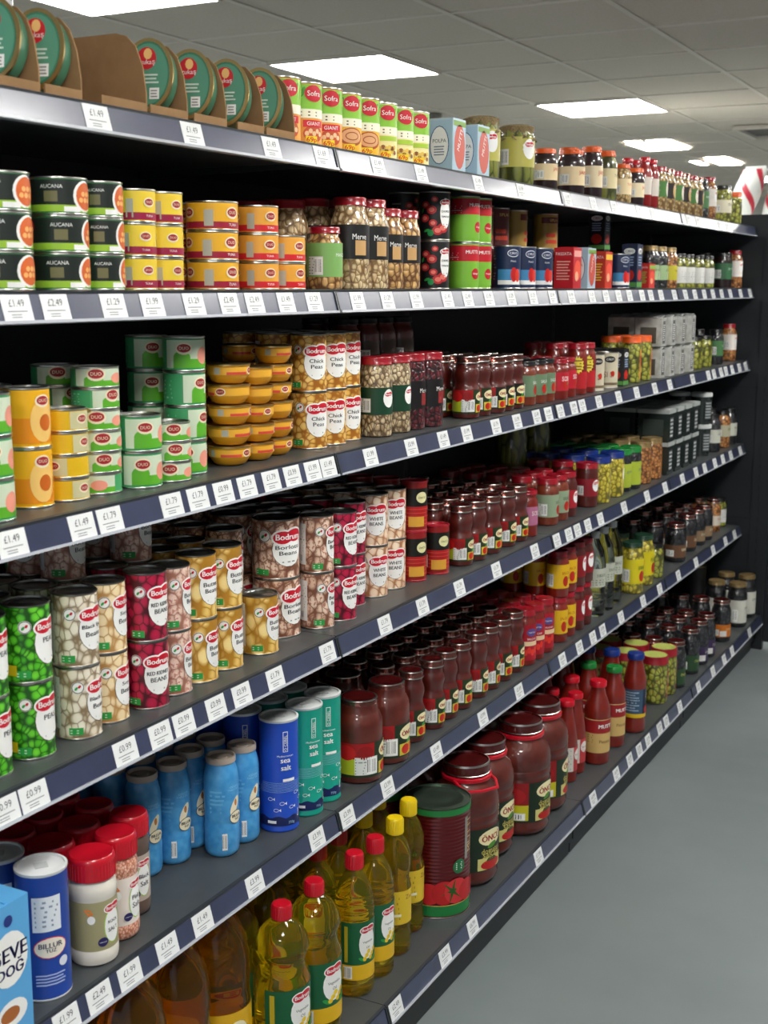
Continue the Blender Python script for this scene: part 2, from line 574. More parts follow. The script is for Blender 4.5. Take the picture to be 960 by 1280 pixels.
  ('tall_paste_jar', 2.885, 0.025, 1, 5, None),
  ('tall_paste_jar', 2.974, 0.025, 1, 5, None),
  ('tall_paste_jar', 3.079, 0.025, 1, 5, None),
  ('tall_paste_jar', 3.163, 0.025, 1, 5, None),
  ('tall_paste_jar', 3.251, 0.025, 1, 5, None),
  ('tall_paste_jar', 3.342, 0.025, 1, 5, None),
  ('red_wrap_jar', 3.424, 0.02, 1, 4, None),
  ('red_wrap_jar', 3.494, 0.02, 1, 4, None),
  ('red_wrap_jar', 3.574, 0.02, 1, 4, None),
  ('yellow_label_jar', 3.703, 0.023, 2, 3, None),
  ('yellow_label_jar', 3.783, 0.025, 2, 3, None),
  ('heart_label_jar', 3.868, 0.025, 2, 3, None),
  ('heart_label_jar', 3.941, 0.025, 2, 3, None),
  ('clear_bottle', 4.058, 0.02, 1, 2, None),
  ('clear_bottle', 4.154, 0.02, 1, 2, None),
  ('clear_bottle', 4.275, 0.03, 1, 2, None),
  ('yellow_jar', 4.45, 0.004, 1, 3, None),
  ('yellow_jar', 4.604, 0.01, 1, 3, None),
  ('olive_jar_small', 4.735, 0.01, 1, 3, None),
  ('brown_label_jar', 5.062, 0.01, 1, 4, None),
  ('brown_label_jar', 5.285, 0.025, 1, 4, None),
  ('black_olive_jar', 5.434, 0.025, 1, 4, None),
  ('black_olive_jar', 5.561, 0.025, 1, 3, None),
  ('pepper_jar_low', 5.771, 0.04, 1, 2, None),
  ('white_label_jar', 5.921, 0.05, 1, 2, None),
 ],
 'F': [
  ('big_oil_bottle', 1.597, 0.11, 1, 2, None),
  ('big_oil_bottle', 1.727, 0.11, 1, 2, None),
  ('big_oil_bottle', 1.857, 0.11, 1, 2, None),
  ('oil_bottle_wide', 1.981, 0.05, 1, 3, None),
  ('oil_bottle_wide', 2.097, 0.045, 1, 3, None),
  ('oil_bottle', 2.25, 0.049, 1, 4, None),
  ('oil_bottle', 2.34, 0.047, 1, 4, None),
  ('yellow_cap_bottle', 2.441, 0.055, 1, 3, None),
  ('yellow_cap_bottle', 2.548, 0.075, 1, 3, None),
  ('catering_tin', 2.686, 0.02, 1, 2, None),
  ('handle_jar', 2.865, 0.02, 1, 1, ('collar_jar', 1, 2)),
  ('collar_jar', 3.041, 0.05, 1, 3, None),
  ('handle_jar_large', 3.219, 0.012, 1, 2, None),
  ('handle_jar_large', 3.397, 0.025, 1, 2, None),
  ('sauce_bottle', 3.612, 0.067, 1, 4, None),
  ('sauce_bottle', 3.695, 0.069, 1, 4, None),
  ('passata_bottle', 3.808, 0.027, 1, 4, None),
  ('passata_bottle_green', 3.983, 0.031, 1, 4, None),
  ('passata_bottle_blue', 4.15, 0.01, 1, 4, None),
  ('stuffed_olive_jar', 4.497, 0.03, 1, 3, None),
  ('stuffed_olive_jar', 4.616, 0.03, 1, 3, None),
  ('black_olive_green', 4.71, 0.02, 1, 4, None),
  ('black_olive_green', 4.914, 0.02, 1, 4, None),
  ('black_olive_purple', 5.055, 0.02, 1, 4, None),
  ('black_olive_purple', 5.176, 0.02, 1, 4, None),
  ('black_olive_orange', 5.448, 0.02, 1, 4, None),
  ('tall_olive_jar', 5.726, 0.012, 1, 2, ('black_catering_tin', 1, 1)),
  ('tall_olive_jar', 5.911, 0.012, 1, 2, None),
 ],
}
TAG_Y = {
 'A': [1.519, 1.752, 1.987, 2.163, 2.388, 2.587, 2.895, 3.169, 3.515, 3.738, 3.932, 4.195, 4.357, 4.814, 4.95, 5.297, 5.431],
 'B': [1.338, 1.415, 1.542, 1.636, 1.746, 1.847, 1.926, 2.03, 2.13, 2.301, 2.431, 2.568, 2.73, 2.845, 2.972, 3.115, 3.269, 3.417, 3.571, 3.751, 3.885, 4.011, 4.127, 4.267, 4.369, 4.494, 4.667, 4.819, 4.956, 5.1, 5.238, 5.384, 5.537, 5.728, 5.915],
 'C': [1.308, 1.453, 1.517, 1.672, 1.745, 1.82, 1.893, 1.973, 2.046, 2.121, 2.181, 2.357, 2.548, 2.716, 2.85, 3.031, 3.175, 3.318, 3.409, 3.505, 3.62, 3.695, 3.85, 4.049, 4.247, 4.463, 4.656, 4.98, 5.227, 5.319, 5.441, 5.525, 5.641, 5.777, 5.902],
 'D': [1.267, 1.327, 1.535, 1.625, 1.69, 1.784, 1.865, 1.978, 2.175, 2.424, 2.612, 2.819, 3.052, 3.329, 3.505, 3.608, 3.685, 3.781, 3.903, 4.152, 4.419, 4.651, 4.894, 5.098, 5.237, 5.41, 5.551, 5.697, 5.883],
 'E': [1.297, 1.374, 1.451, 1.527, 1.627, 1.73, 1.898, 2.128, 2.255, 2.44, 2.696, 2.979, 3.232, 3.583, 3.738, 3.867, 3.966, 4.162, 4.422, 4.635, 4.896, 5.168, 5.455, 5.678, 5.855],
 'F': [2.255, 2.503, 2.66, 3.101, 3.558, 3.785, 3.927, 4.033, 4.135, 4.276, 4.36, 4.541, 4.813, 5.044, 5.234, 5.376, 5.715],
}
SIZE = {
'sofra_a':(0.0375, 0.12), 'sofra_b':(0.0375, 0.12), 'sofra_c':(0.0375, 0.12), 'polpa_pack':(0.037, 0.122), 'pickle_jar':(0.049, 0.155), 'jam_jar':(0.036, 0.11), 
'jam_jar_large':(0.04, 0.128), 'jam_jar_tall':(0.034, 0.152), 'gherkin_jar':(0.034, 0.152), 'gherkin_small':(0.032, 0.124), 'jam_small':(0.033, 0.122), 
'red_bottle':(0.026, 0.165), 'tan_jar_green':(0.037, 0.15), 'tan_jar_dark':(0.037, 0.15), 'dark_green_jar':(0.034, 0.15), 'pepper_jar':(0.034, 0.165), 
'cream_label_jar':(0.044, 0.15), 'orange_lid_jar':(0.037, 0.135), 'meal_tin':(0.044, 0.055), 'meal_tin_small':(0.036, 0.055), 'tuna_tin':(0.034, 0.053), 
'tuna_tin_large':(0.047, 0.051), 'tuna_tin_red':(0.04, 0.051), 'mango_jar':(0.037, 0.125), 'big_pickle_jar':(0.052, 0.26), 'white_bean_jar':(0.041, 0.19), 
'white_bean_jar_red':(0.041, 0.18), 'bean_mix_jar':(0.036, 0.175), 'black_tomato_tin':(0.0375, 0.113), 'redgreen_tin':(0.0375, 0.113), 'blue_tomato_tin':(0.0375, 0.114), 
'dark_red_tin':(0.0375, 0.11), 'sipplak_tin':(0.0375, 0.11), 'red_pack':(0.035, 0.12), 'redyellow_pack':(0.035, 0.115), 'blue_carton':(0.03, 0.148), 
'red_carton_small':(0.035, 0.085), 'olive_jar_green':(0.033, 0.15), 'caper_jar':(0.033, 0.15), 'white_label_jar':(0.034, 0.13), 'black_jar':(0.042, 0.15), 
'green_tin':(0.038, 0.061), 'yellow_tin_tall':(0.036, 0.091), 'yellow_tin_flat':(0.036, 0.036), 'green_tin_flat':(0.039, 0.034), 'tuna_bowl':(0.041, 0.038), 
'tuna_bowl_small':(0.037, 0.036), 'chickpea_tin':(0.0385, 0.118), 'bean_jar_green':(0.037, 0.178), 'kidney_jar':(0.036, 0.178), 'dark_jar':(0.035, 0.13), 
'paste_jar':(0.035, 0.158), 'paste_jar_dark':(0.034, 0.15), 'salsa_jar':(0.033, 0.125), 'red_label_jar':(0.034, 0.12), 'star_jar':(0.033, 0.158), 
'grey_tin':(0.0375, 0.118), 'blue_carton_low':(0.03, 0.125), 'orange_lid_olive':(0.035, 0.16), 'clear_pack':(0.036, 0.115), 'olive_jar_small':(0.036, 0.13), 
'pea_tin':(0.0375, 0.121), 'black_eye_tin':(0.0375, 0.119), 'soya_tin':(0.0375, 0.119), 'pinto_tin':(0.0375, 0.116), 'kidney_tin':(0.0375, 0.119), 
'butter_tin':(0.0375, 0.119), 'borlotti_tin':(0.0375, 0.121), 'borlotti_tin_large':(0.05, 0.124), 'white_bean_tin':(0.0385, 0.121), 'red_tin':(0.034, 0.124), 
'red_lid_jar_small':(0.03, 0.135), 'sauce_jar_green':(0.037, 0.142), 'sauce_jar_red':(0.035, 0.142), 'red_label_jar_wide':(0.038, 0.145), 'olive_blue_lid':(0.042, 0.155), 
'olive_green_lid':(0.038, 0.152), 'chickpea_jar':(0.04, 0.155), 'clear_tub':(0.05, 0.125), 'round_tub':(0.045, 0.135), 'black_label_jar':(0.038, 0.165), 
'orange_label_jar':(0.038, 0.165), 'milk_carton':(0.045, 0.215), 'salt_tube_dark':(0.041, 0.212), 'salt_shaker':(0.04, 0.185), 'pink_salt_shaker':(0.037, 0.185), 
'pepper_shaker':(0.035, 0.185), 'salt_bottle':(0.034, 0.2), 'sea_salt_blue':(0.0405, 0.238), 'sea_salt_green':(0.0395, 0.238), 'big_paste_jar':(0.055, 0.19), 
'tall_paste_jar':(0.035, 0.178), 'red_wrap_jar':(0.033, 0.168), 'yellow_label_jar':(0.035, 0.145), 'heart_label_jar':(0.034, 0.145), 'clear_bottle':(0.04, 0.29), 
'yellow_jar':(0.043, 0.187), 'brown_label_jar':(0.043, 0.155), 'black_olive_jar':(0.04, 0.155), 'pepper_jar_low':(0.034, 0.15), 'big_oil_bottle':(0.063, 0.378), 
'oil_bottle_wide':(0.056, 0.317), 'oil_bottle':(0.043, 0.317), 'yellow_cap_bottle':(0.038, 0.323), 'catering_tin':(0.083, 0.282), 'handle_jar':(0.086, 0.318), 
'collar_jar':(0.086, 0.315), 'handle_jar_large':(0.087, 0.32), 'sauce_bottle':(0.036, 0.258), 'passata_bottle':(0.042, 0.272), 'passata_bottle_green':(0.042, 0.272), 
'passata_bottle_blue':(0.04, 0.278), 'stuffed_olive_jar':(0.05, 0.178), 'black_olive_green':(0.04, 0.182), 'black_olive_purple':(0.04, 0.182), 
'black_olive_orange':(0.042, 0.182), 'tall_olive_jar':(0.044, 0.2), 'black_catering_tin':(0.055, 0.26), }

# ------------------------------------------------------------------ product bodies
def tin_parts(r, h, wrap, art=None, lid=SILVER, rim=SILVER, ribs=0, seg=32, off=0):
    b = M()
    pr = [(0, .0012, rim), (r - .003, .0012), (r - .0026, 0), (r - .0005, 0), (r, .0012), (r - .0004, .0028, wrap), (r - .0012, .0036)]
    if ribs:
        z0, z1 = .008 + h * .05, h - .008 - h * .05
        for i in range(ribs):
            z = z0 + (z1 - z0) * i / ribs; d = (z1 - z0) / ribs
            pr += [(r - .0008, z), (r - .0024, z + d * .35), (r - .0024, z + d * .6), (r - .0008, z + d * .9)]
    pr += [(r - .0012, h - .0036)]
    b.lathe(pr, rim, seg)
    t = M()
    t.lathe([(r - .0012, h - .0036), (r, h - .0022), (r - .0002, h - .0004), (r - .001, h), (r - .0024, h - .0003), (r - .003, h - .0034),
             (r * .84, h - .0036), (r * .82, h - .0026), (r * .72, h - .0026), (r * .70, h - .0036), (r * .35, h - .0036), (r * .33, h - .003), (0, h - .003)], lid, seg)
    out = [('tin_body', b, []), ('tin_lid', t, [])]
    if art:
        a = M(); art(Art(a, cyl(r - .0010)), r, h); out.append(('printed_label', a, []))
    return out

def jar_parts(r, h, content, art=None, lid=None, prof='std', lidr=None, lidh=.018, seg=32, glass=None, lidtop=None, part='filled_glass'):
    P = {'std': [(.86, 0), (.96, .012), (1, .04), (1, .70), (.97, .76), (.86, .83), (.80, .86), (.80, .95)],
         'wide': [(.88, 0), (.97, .012), (1, .04), (1, .78), (.97, .83), (.90, .88), (.88, .95)],
         'waist': [(.84, 0), (.95, .012), (1, .05), (1, .46), (.96, .49), (.88, .53), (.85, .57), (.87, .61), (.93, .66), (.96, .71), (.95, .76), (.87, .81), (.81, .84), (.80, .95)],
         'slim': [(.86, 0), (.97, .015), (1, .04), (1, .74), (.92, .82), (.74, .88), (.72, .95)],
         'round': [(.70, 0), (.88, .02), (.97, .08), (1, .16), (1, .62), (.97, .70), (.85, .78), (.72, .83), (.72, .95)]}[prof]
    b = M()
    hh = h - .002
    pts = [(0, .002)] + [(a * r, z * hh) for a, z in P] + [(0, .95 * hh)]
    b.lathe(pts, content, seg)
    lr = lidr or P[-1][0] * r + .0025
    t = M()
    t.lathe([(lr - .002, h - lidh), (lr + .0006, h - lidh + .0004, SILVER if lid is MAROON else lid), (lr + .0006, h - lidh + .0026), (lr, h - lidh + .0034, SHINE if lid is MAROON else lid), (lr, h - .004), (lr - .0002, h - .0025, SILVER if lid is MAROON else lid), (lr - .001, h - .0008), (lr - .003, h), (lr - .005, h - .0006, lidtop or lid), (lr - .008, h - .0012), (0, h - .0012)], lid, seg)
    out = [(part, b, []), ('jar_lid', t, [])]
    if art:
        a = M(); art(Art(a, cyl(r + .0002)), r, h); out.append(('paper_label', a, []))
    return out

def box_parts(wx, wy, h, col, art=None, top=None):
    b = M(); e = .0015
    b.prism([(-wx / 2 + e, -wy / 2), (wx / 2 - e, -wy / 2), (wx / 2, -wy / 2 + e), (wx / 2, wy / 2 - e), (wx / 2 - e, wy / 2), (-wx / 2 + e, wy / 2), (-wx / 2, wy / 2 - e), (-wx / 2, -wy / 2 + e)], 'z', 0, h, col)
    t = M()
    t.box(-wx / 2 + .003, wx / 2 - .003, -.002, .002, h, h + .0025, top or col)
    out = [('carton_body', b, []), ('top_seam', t, [])]
    if art:
        a = M(); art(Art(a, face_x(wx / 2)), Art(a, face_my(-wy / 2)), wx, wy, h); out.append(('printed_label', a, []))
    return out

# food wraps and fillings
PEAS = beans('green_pea_print', '#35a018', '#7adc3c', '#1a520e', 76, .08, (1, 1, 1))
BLACKEYE = beans('pale_bean_print', '#dfd2b8', '#f4eddc', '#8a7558', 68, .08)
SOYA = beans('soya_bean_print', '#ecd09a', '#f8e6c0', '#b98a50', 64, .08)
KIDNEY = beans('red_kidney_print', '#9a1234', '#c2204a', '#4a0616', 62, .08)
PINTO = beans('pinto_bean_print', '#dcb6a2', '#f2dacb', '#a06a58', 62, .08, speck='#cc9080')
BUTTER = beans('butter_bean_print', '#ecc35e', '#f9e09a', '#b07e24', 48, .07)
BORLOTTI = beans('borlotti_print', '#d8b296', '#f3dcc8', '#7a4a36', 54, .08, speck='#b8806a')
CHICK = beans('chickpea_print', '#eab64c', '#f7d684', '#a2631a', 68, .09, (1, 1, 1))
HARICOT = beans('white_bean_print', '#ecc6a0', '#faead4', '#a8704a', 60, .08)
J_BEAN = beans('white_beans_in_jar', '#c9a97a', '#e2cda2', '#7e5f38', 80, .10, coat=1, bump=.6)
J_MIX = beans('mixed_beans_in_jar', '#c08e4e', '#e0b878', '#6d4522', 80, .1, coat=1, bump=.6)
J_SMALL = beans('pale_beans_in_jar', '#b99f78', '#dfcda6', '#665036', 105, .1, coat=1, bump=.6)
J_KID = beans('kidney_beans_in_jar', '#4a0f18', '#6e1c26', '#1e060a', 90, .1, coat=1, bump=.6)
J_OLIVE = beans('green_olives_in_jar', '#8f9a2a', '#b9b64a', '#4a4a12', 58, .1, (1, 1, .8), coat=1, bump=.7)
J_YOLIVE = beans('yellow_olives_in_jar', '#c4b42a', '#dccb4c', '#6f6416', 62, .1, (1, 1, .8), coat=1, bump=.7)
J_BLACK = beans('black_olives_in_jar', '#15161a', '#2c2c34', '#060606', 60, .1, (1, 1, .8), coat=1, bump=.7)
J_CHICK = beans('chickpeas_in_jar', '#b97436', '#cf9250', '#5e3312', 75, .1, (1, 1, 1), coat=1, bump=.7)
J_TAN = beans('pulses_in_jar', '#b5965c', '#d8bf88', '#6f5228', 110, .1, coat=1, bump=.4)
J_PICKLE = beans('gherkins_in_jar', '#66702a', '#8d8f3c', '#33360f', 40, .08, (1, 1, .3), coat=1, bump=.6)
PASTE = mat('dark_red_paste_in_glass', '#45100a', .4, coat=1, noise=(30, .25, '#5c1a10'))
PASTE2 = mat('tomato_sauce_in_glass', '#6e130a', .4, coat=1, noise=(30, .25, '#86200f'))
PASTE3 = mat('brown_red_sauce_in_glass', '#6a2412', .4, coat=1, noise=(60, .2, '#84381e'))
BIGPASTE = mat('pepper_paste_in_plastic', '#430f09', .45, coat=1, noise=(22, .2, '#66200f'), bump=.5)
JAM = mat('dark_jam_in_glass', '#22090f', .4, coat=1)
REDLIQ = mat('red_relish_in_glass', '#8e1414', .4, coat=1)
MAROON = mat('dark_red_lid', '#4c1010', .25, .2, coat=.7)
SHINE = mat('shiny_red_brown_skirt', '#9a6258', .16, .9)
REDLID = mat('red_lid', '#9a1424', .3, coat=.5)
BLKLID = mat('black_lid', '#141416', .3, coat=.4)
ORLID = mat('orange_lid', '#dd5a1c', .4)
BLULID = mat('blue_lid', '#16307c', .35, coat=.3)
GRNLID = mat('green_lid', '#1c7a34', .35, coat=.3)
DGRNLID = mat('dark_green_lid', '#1c3a2a', .35, coat=.3)
BRNLID = mat('tan_lid', '#8a744c', .35, .4)
WHTLID = mat('white_plastic_lid', '#cfd2d0', .4)
REDPLA = mat('red_plastic', '#c01226', .3, coat=.4)
YELPLA = mat('yellow_plastic', '#e3c313', .35, coat=.3)
GLASS = mat('clear_plastic', '#eef4f2', .05, trans=1, ior=1.33)
OIL = mat('yellow_oil_in_plastic', '#fde336', .03, trans=.95, ior=1.38)
AMBER = mat('amber_oil_in_plastic', '#eaa82c', .03, trans=.96, ior=1.38)
BURLAP = mat('burlap', '#9a8560', .95, noise=(260, .2, '#6e5c3e'), bump=.8)
CARD = mat('brown_cardboard', '#9a7852', .85, noise=(40, .3, '#8b6a46'))

KINDS = {}
def K(name, thing, cat, desc, fn):
    KINDS[name] = (thing, cat, desc, fn)
def sz(n):
    return SIZE[n]

# --- bean tins with the rounded white badge
def bodrum_art(lines_, both=True, sgn=1):
    def f(a, r, h):
        drop(a, .006, h * .5, r * 1.42, h * .58, lines_)
        if 'PEAS' in lines_:
            a.rect(-r * 1.75, -r * 1.3, h * .1, h * .24, YEL, .0009)
        seal(a, -r * .92, h * .73, r * .27)
        a.rect(-r * 1.35, -r * .75, h * .07, h * .17, GREEN, .0006)
        a.lines(-r * 1.3, -r * .8, h * .085, h * .155, 2, C('#bfe0c0'), .0009)
        a.rect(-r * 2.6, -r * 1.75, h * .14, h * .86, WHITE, .0006)
        a.lines(-r * 2.5, -r * 1.85, h * .36, h * .8, 9, GREY, .0009)
        a.barcode(-r * 2.4, -r * 1.95, h * .18, h * .32)
    return f
for nm, wrap, txt, dsc in (
        ('pea_tin', PEAS, ['PEAS'], 'green pea tin'),
        ('black_eye_tin', BLACKEYE, ['Black Eye', 'Beans'], 'pale bean tin'),
        ('soya_tin', SOYA, ['Soya', 'Beans'], 'golden bean tin'),
        ('kidney_tin', KIDNEY, ['RED KIDNEY', 'BEANS'], 'dark red kidney bean tin'),
        ('pinto_tin', PINTO, ['Borlotti', 'Beans'], 'pink speckled bean tin'),
        ('butter_tin', BUTTER, ['Butter', 'Beans'], 'yellow butter bean tin'),
        ('borlotti_tin', BORLOTTI, ['Borlotti', 'Beans'], 'borlotti bean tin'),
        ('borlotti_tin_large', BORLOTTI, ['Borlotti', 'Beans'], 'large borlotti bean tin'),
        ('white_bean_tin', HARICOT, ['WHITE', 'BEANS'], 'white bean tin'),
        ('chickpea_tin', CHICK, ['Chick', 'Peas'], 'yellow chickpea tin')):
    r_, h_ = SIZE[nm]
    K(nm, 'food_tin', 'tin', dsc, (lambda r=r_, h=h_, w_=wrap, t=txt: tin_parts(r, h, w_, bodrum_art(t), lid=DKTIN, rim=SILVER)))

def sofra_art(i):
    def f(a, r, h):
        a.rect(-2.4 * r, 2.4 * r, h * .56, h * .96, C('#8cc63e'), .0003)
        for k in range(-4, 6):
            leaf(a, k * r * .5, h * (.78 + .06 * (k % 2)), r * .55, .6 + .3 * (k % 3), C('#4f9a2a') if k % 2 else C('#b4d94c'))
        a.rect(-2.4 * r, 2.4 * r, h * .44, h * .58, C('#f3efd8'), .0005)
        a.lines(-.6 * r, .6 * r, h * .46, h * .56, 2, C('#6b5a3a'), .0008)
        a.ell(.1 * r, h * .82, r * .52, h * .13, C('#c9182e'), .0014)
        a.text('Sofra', .1 * r, h * .82, r * .75, WHITE, .0019)
        if i == 0:
            a.rect(-.5 * r, .7 * r, h * .30, h * .41, C('#d01c2c'), .0008)
            a.text('GIANT', .1 * r, h * .355, r * .8, WHITE, .0012)
            a.ell(.1 * r, h * .2, r * .6, h * .13, C('#c8552c'), .0006)
            for k in range(5):
                a.ell((-.3 + .2 * k) * r, h * (.2 + .04 * (k % 2)), r * .12, h * .04, C('#f0c79a'), .001, n=8, rings=1)
        elif i == 1:
            a.ell(.1 * r, h * .28, r * .75, h * .15, C('#a9501e'), .0006)
            a.ell(.1 * r, h * .29, r * .62, h * .12, C('#dfa878'), .0009)
            a.ring(.1 * r, h * .29, r * .4, h * .07, .002, C('#9c4a1c'), .0012)
        else:
            a.rect(-.4 * r, .8 * r, h * .34, h * .42, C('#a8c93a'), .0008)
            for k in range(14):
                a.ell((-.6 + .2 * (k % 7)) * r, h * (.14 + .07 * (k // 7) + .02 * (k % 2)), r * .14, h * .04, C('#8a5220') if k % 3 == 0 else C('#e7c25a'), .0008, n=8, rings=1)
        a.rect(-.05 * r - .012, -.05 * r + .012, h * .03, h * .16, C('#f2d51c'), .0014)
        a.text('69p', -.05 * r, h * .095, .021, C('#d23c14'), .0019, hmax=h * .1, bold=.0003)
    return f
for i, (nm, col, dsc) in enumerate((('sofra_a', '#e9a13c', 'green and red bean tin, 69p sticker'), ('sofra_b', '#f0b62c', 'green and orange tin, 69p sticker'), ('sofra_c', '#efe3a2', 'green and cream tin, 69p sticker'))):
    r_, h_ = SIZE[nm]
    K(nm, 'food_tin', 'tin', dsc, (lambda r=r_, h=h_, c=col, i=i: tin_parts(r, h, C(c), sofra_art(i))))

# --- low and medium tins
def meal_art(a, r, h):
    a.rect(-2.9 * r, 1.4 * r, h * .08, h * .92, C('#1e2622'), .0003)
    a.rect(-2.9 * r, 1.4 * r, h * .08, h * .26, LIME, .0006)
    a.rect(.1 * r, .7 * r, h * .08, h * .22, WHITE, .0008)
    a.ell(.95 * r, h * .5, r * .52, h * .42, WHITE, .0007)
    a.ell(1.0 * r, h * .5, r * .46, h * .37, C('#d9652a'), .001)
    for k in range(6):
        a.ell((.75 + .11 * k) * r, h * (.4 + .16 * (k % 2)), r * .1, h * .07, C('#f2b46a'), .0012, n=8, rings=1)
    a.text('AUCANA', -.3 * r, h * .74, r * .75, WHITE, .001)
    a.rect(-.55 * r, -.1 * r, h * .34, h * .62, C('#75704a'), .0008)
    a.ell(-1.5 * r, h * .7, r * .2, h * .16, C('#c03a3a'), .0009)
    a.rect(-2.3 * r, -2.0 * r, h * .2, h * .8, C('#c7cec6'), .0008)
K('meal_tin', 'food_tin', 'tin', 'black, lime and orange meal tin', lambda: tin_parts(*sz('meal_tin'), C('#2f8a4a'), meal_art))
K('meal_tin_small', 'food_tin', 'tin', 'small green and black meal tin', lambda: tin_parts(*sz('meal_tin_small'), C('#2f8a4a'), meal_art))
def tuna_art(base, low):
    def f(a, r, h):
        a.rect(-2.9 * r, 2 * r, h * .08, h * .3, low, .0004)
        heart(a, .35 * r, h * .6, r * .62)
        heart(a, -1.5 * r, h * .6, r * .55)
        a.text('TUNA', .35 * r, h * .2, r * .4, WHITE, .0012)
        a.rect(-.8 * r, -.45 * r, h * .15, h * .7, C('#b8b6a8'), .0007)
        a.ell(-2.3 * r, h * .5, r * .45, h * .36, C('#d99c74'), .0006)
        a.ring(-2.3 * r, h * .5, r * .4, h * .32, .0015, C('#8a2a2a'), .0009)
    return f
K('tuna_tin', 'food_tin', 'tin', 'yellow tuna tin with maroon band', lambda: tin_parts(*sz('tuna_tin'), C('#efcf3c'), tuna_art(0, C('#9c1a44'))))
K('tuna_tin_large', 'food_tin', 'tin', 'wide amber tuna tin', lambda: tin_parts(*sz('tuna_tin_large'), C('#efb42c'), tuna_art(0, C('#a01e3c'))))
K('tuna_tin_red', 'food_tin', 'tin', 'orange and red tuna tin', lambda: tin_parts(*sz('tuna_tin_red'), C('#eba83e'), tuna_art(0, C('#d2222e'))))
def green_art(a, r, h):
    a.rect(-1.0 * r, 1.6 * r, h * .1, h * .9, C('#cfdcc2'), .0003)
    a.rect(-.6 * r, 1.6 * r, h * .1, h * .36, C('#5fb02e'), .0005)
    a.ell(-.2 * r, h * .4, r * .4, h * .2, C('#5fb02e'), .0005)
    heart(a, -.1 * r, h * .66, r * .78)
    a.ell(.9 * r, h * .45, r * .35, h * .25, C('#ef9c86'), .0007)
    a.rect(-2.6 * r, -1.1 * r, h * .1, h * .9, C('#3f9a62'), .0003)
    a.lines(-2.5 * r, -1.3 * r, h * .2, h * .8, 5, C('#8fc8a2'), .0006)
K('green_tin', 'food_tin', 'tin', 'green and white tin', lambda: tin_parts(*sz('green_tin'), C('#3f9a62'), green_art))
K('green_tin_flat', 'food_tin', 'tin', 'flat green and white tin', lambda: tin_parts(*sz('green_tin_flat'), C('#4aa567'), green_art))
def yel_art(tall):
    def f(a, r, h):
        if tall:
            a.rect(-2.9 * r, 2.4 * r, h * .08, h * .5, C('#ee8f16'), .0003)
            a.ell(.5 * r, h * .45, r * .6, h * .36, C('#f2c470'), .0006)
            a.ell(.6 * r, h * .42, r * .3, h * .14, C('#c8641c'), .0009)
            heart(a, .5 * r, h * .78, r * .75)
        else:
            a.rect(.0 * r, 1.2 * r, h * .12, h * .88, C('#cdc79a'), .0004)
            heart(a, .6 * r, h * .55, r * .6)
    return f
K('yellow_tin_tall', 'food_tin', 'tin', 'tall yellow and orange tin', lambda: tin_parts(*sz('yellow_tin_tall'), C('#f4b51e'), yel_art(True)))
K('yellow_tin_flat', 'food_tin', 'tin', 'flat yellow tin', lambda: tin_parts(*sz('yellow_tin_flat'), C('#e3b81c'), yel_art(False)))
def bowl(nm):
    r, h = SIZE[nm]
    b = M()
    b.lathe([(0, .001), (r * .62, .001), (r * .74, .004), (r * .86, h * .3), (r * .93, h * .42), (r * .95, h * .84), (r * .99, h * .86), (r, h * .9)], C('#dc9a1e', .35, .3), 32)
    t = M(); t.lathe([(r, h * .9), (r, h * .97), (r - .002, h), (r - .004, h * .95), (0, h * .95)], GOLD, 32)
    l = M(); a = Art(l, cyl(r * .95))
    a.rect(-2.8 * r, 2 * r, h * .45, h * .83, C('#e9ad35'), .0005)
    a.rect(-.9 * r, .1 * r, h * .47, h * .6, C('#d84a3c'), .0009)
    heart(a, .4 * r, h * .64, r * .5)
    a.rect(-1.5 * r, -1.2 * r, h * .48, h * .8, C('#b0b0a4'), .0009)
    return [('bowl', b, []), ('foil_lid', t, []), ('printed_label', l, [])]
K('tuna_bowl', 'food_tub', 'tub', 'orange bowl shaped tub', lambda: bowl('tuna_bowl'))
K('tuna_bowl_small', 'food_tub', 'tub', 'small orange bowl shaped tub', lambda: bowl('tuna_bowl_small'))
def blacktom_art(a, r, h):
    for (s_, z, w_) in ((-.7, .72, .2), (-.3, .62, .24), (-.75, .45, .22), (-.2, .35, .2), (.1, .2, .26), (.45, .25, .28), (-.1, .83, .16)):
        a.ell(s_ * r, z * h, r * w_ * 1.35, r * w_ * 1.1, C('#b3262a'), .0005, n=12, rings=2)
        a.ell(s_ * r, z * h, r * w_ * .8, r * w_ * .6, C('#e0776a'), .0008, n=8, rings=1)
    leaf(a, -.6 * r, .2 * h, r * .4, .4); leaf(a, -.9 * r, .6 * h, r * .35, 1.2)
    drop(a, .65 * r, h * .55, r * .8, h * .62, ['CHOPPED', 'TOMATOES'])
    a.ell(-.35 * r, .15 * h, r * .2, r * .2, C('#1f8a4a'), .001)
    a.lines(-1.9 * r, -1.2 * r, h * .2, h * .8, 8, GREY, .0006)
K('black_tomato_tin', 'food_tin', 'tin', 'black tin printed with tomatoes', lambda: tin_parts(*sz('black_tomato_tin'), C('#19191b'), blacktom_art))
def redgreen_art(a, r, h):
    a.rect(-2.8 * r, 2 * r, h * .08, h * .6, C('#7cb83a'), .0005)
    a.rect(-2.8 * r, 2 * r, h * .6, h * .94, C('#c01c2a'), .0005)
    a.text('MUTTI', .3 * r, h * .8, r * .9, WHITE, .001, bold=.0003)
    a.ell(.6 * r, h * .33, r * .34, h * .12, C('#c01c2a'), .0009)
    a.text('Ciliegini', .6 * r, h * .33, r * .5, WHITE, .0014)
    a.lines(-1.6 * r, -.6 * r, h * .62, h * .8, 4, C('#e8b8b8'), .0009)
K('redgreen_tin', 'food_tin', 'tin', 'red and green ribbed tin', lambda: tin_parts(*sz('redgreen_tin'), C('#7cb83a'), redgreen_art))
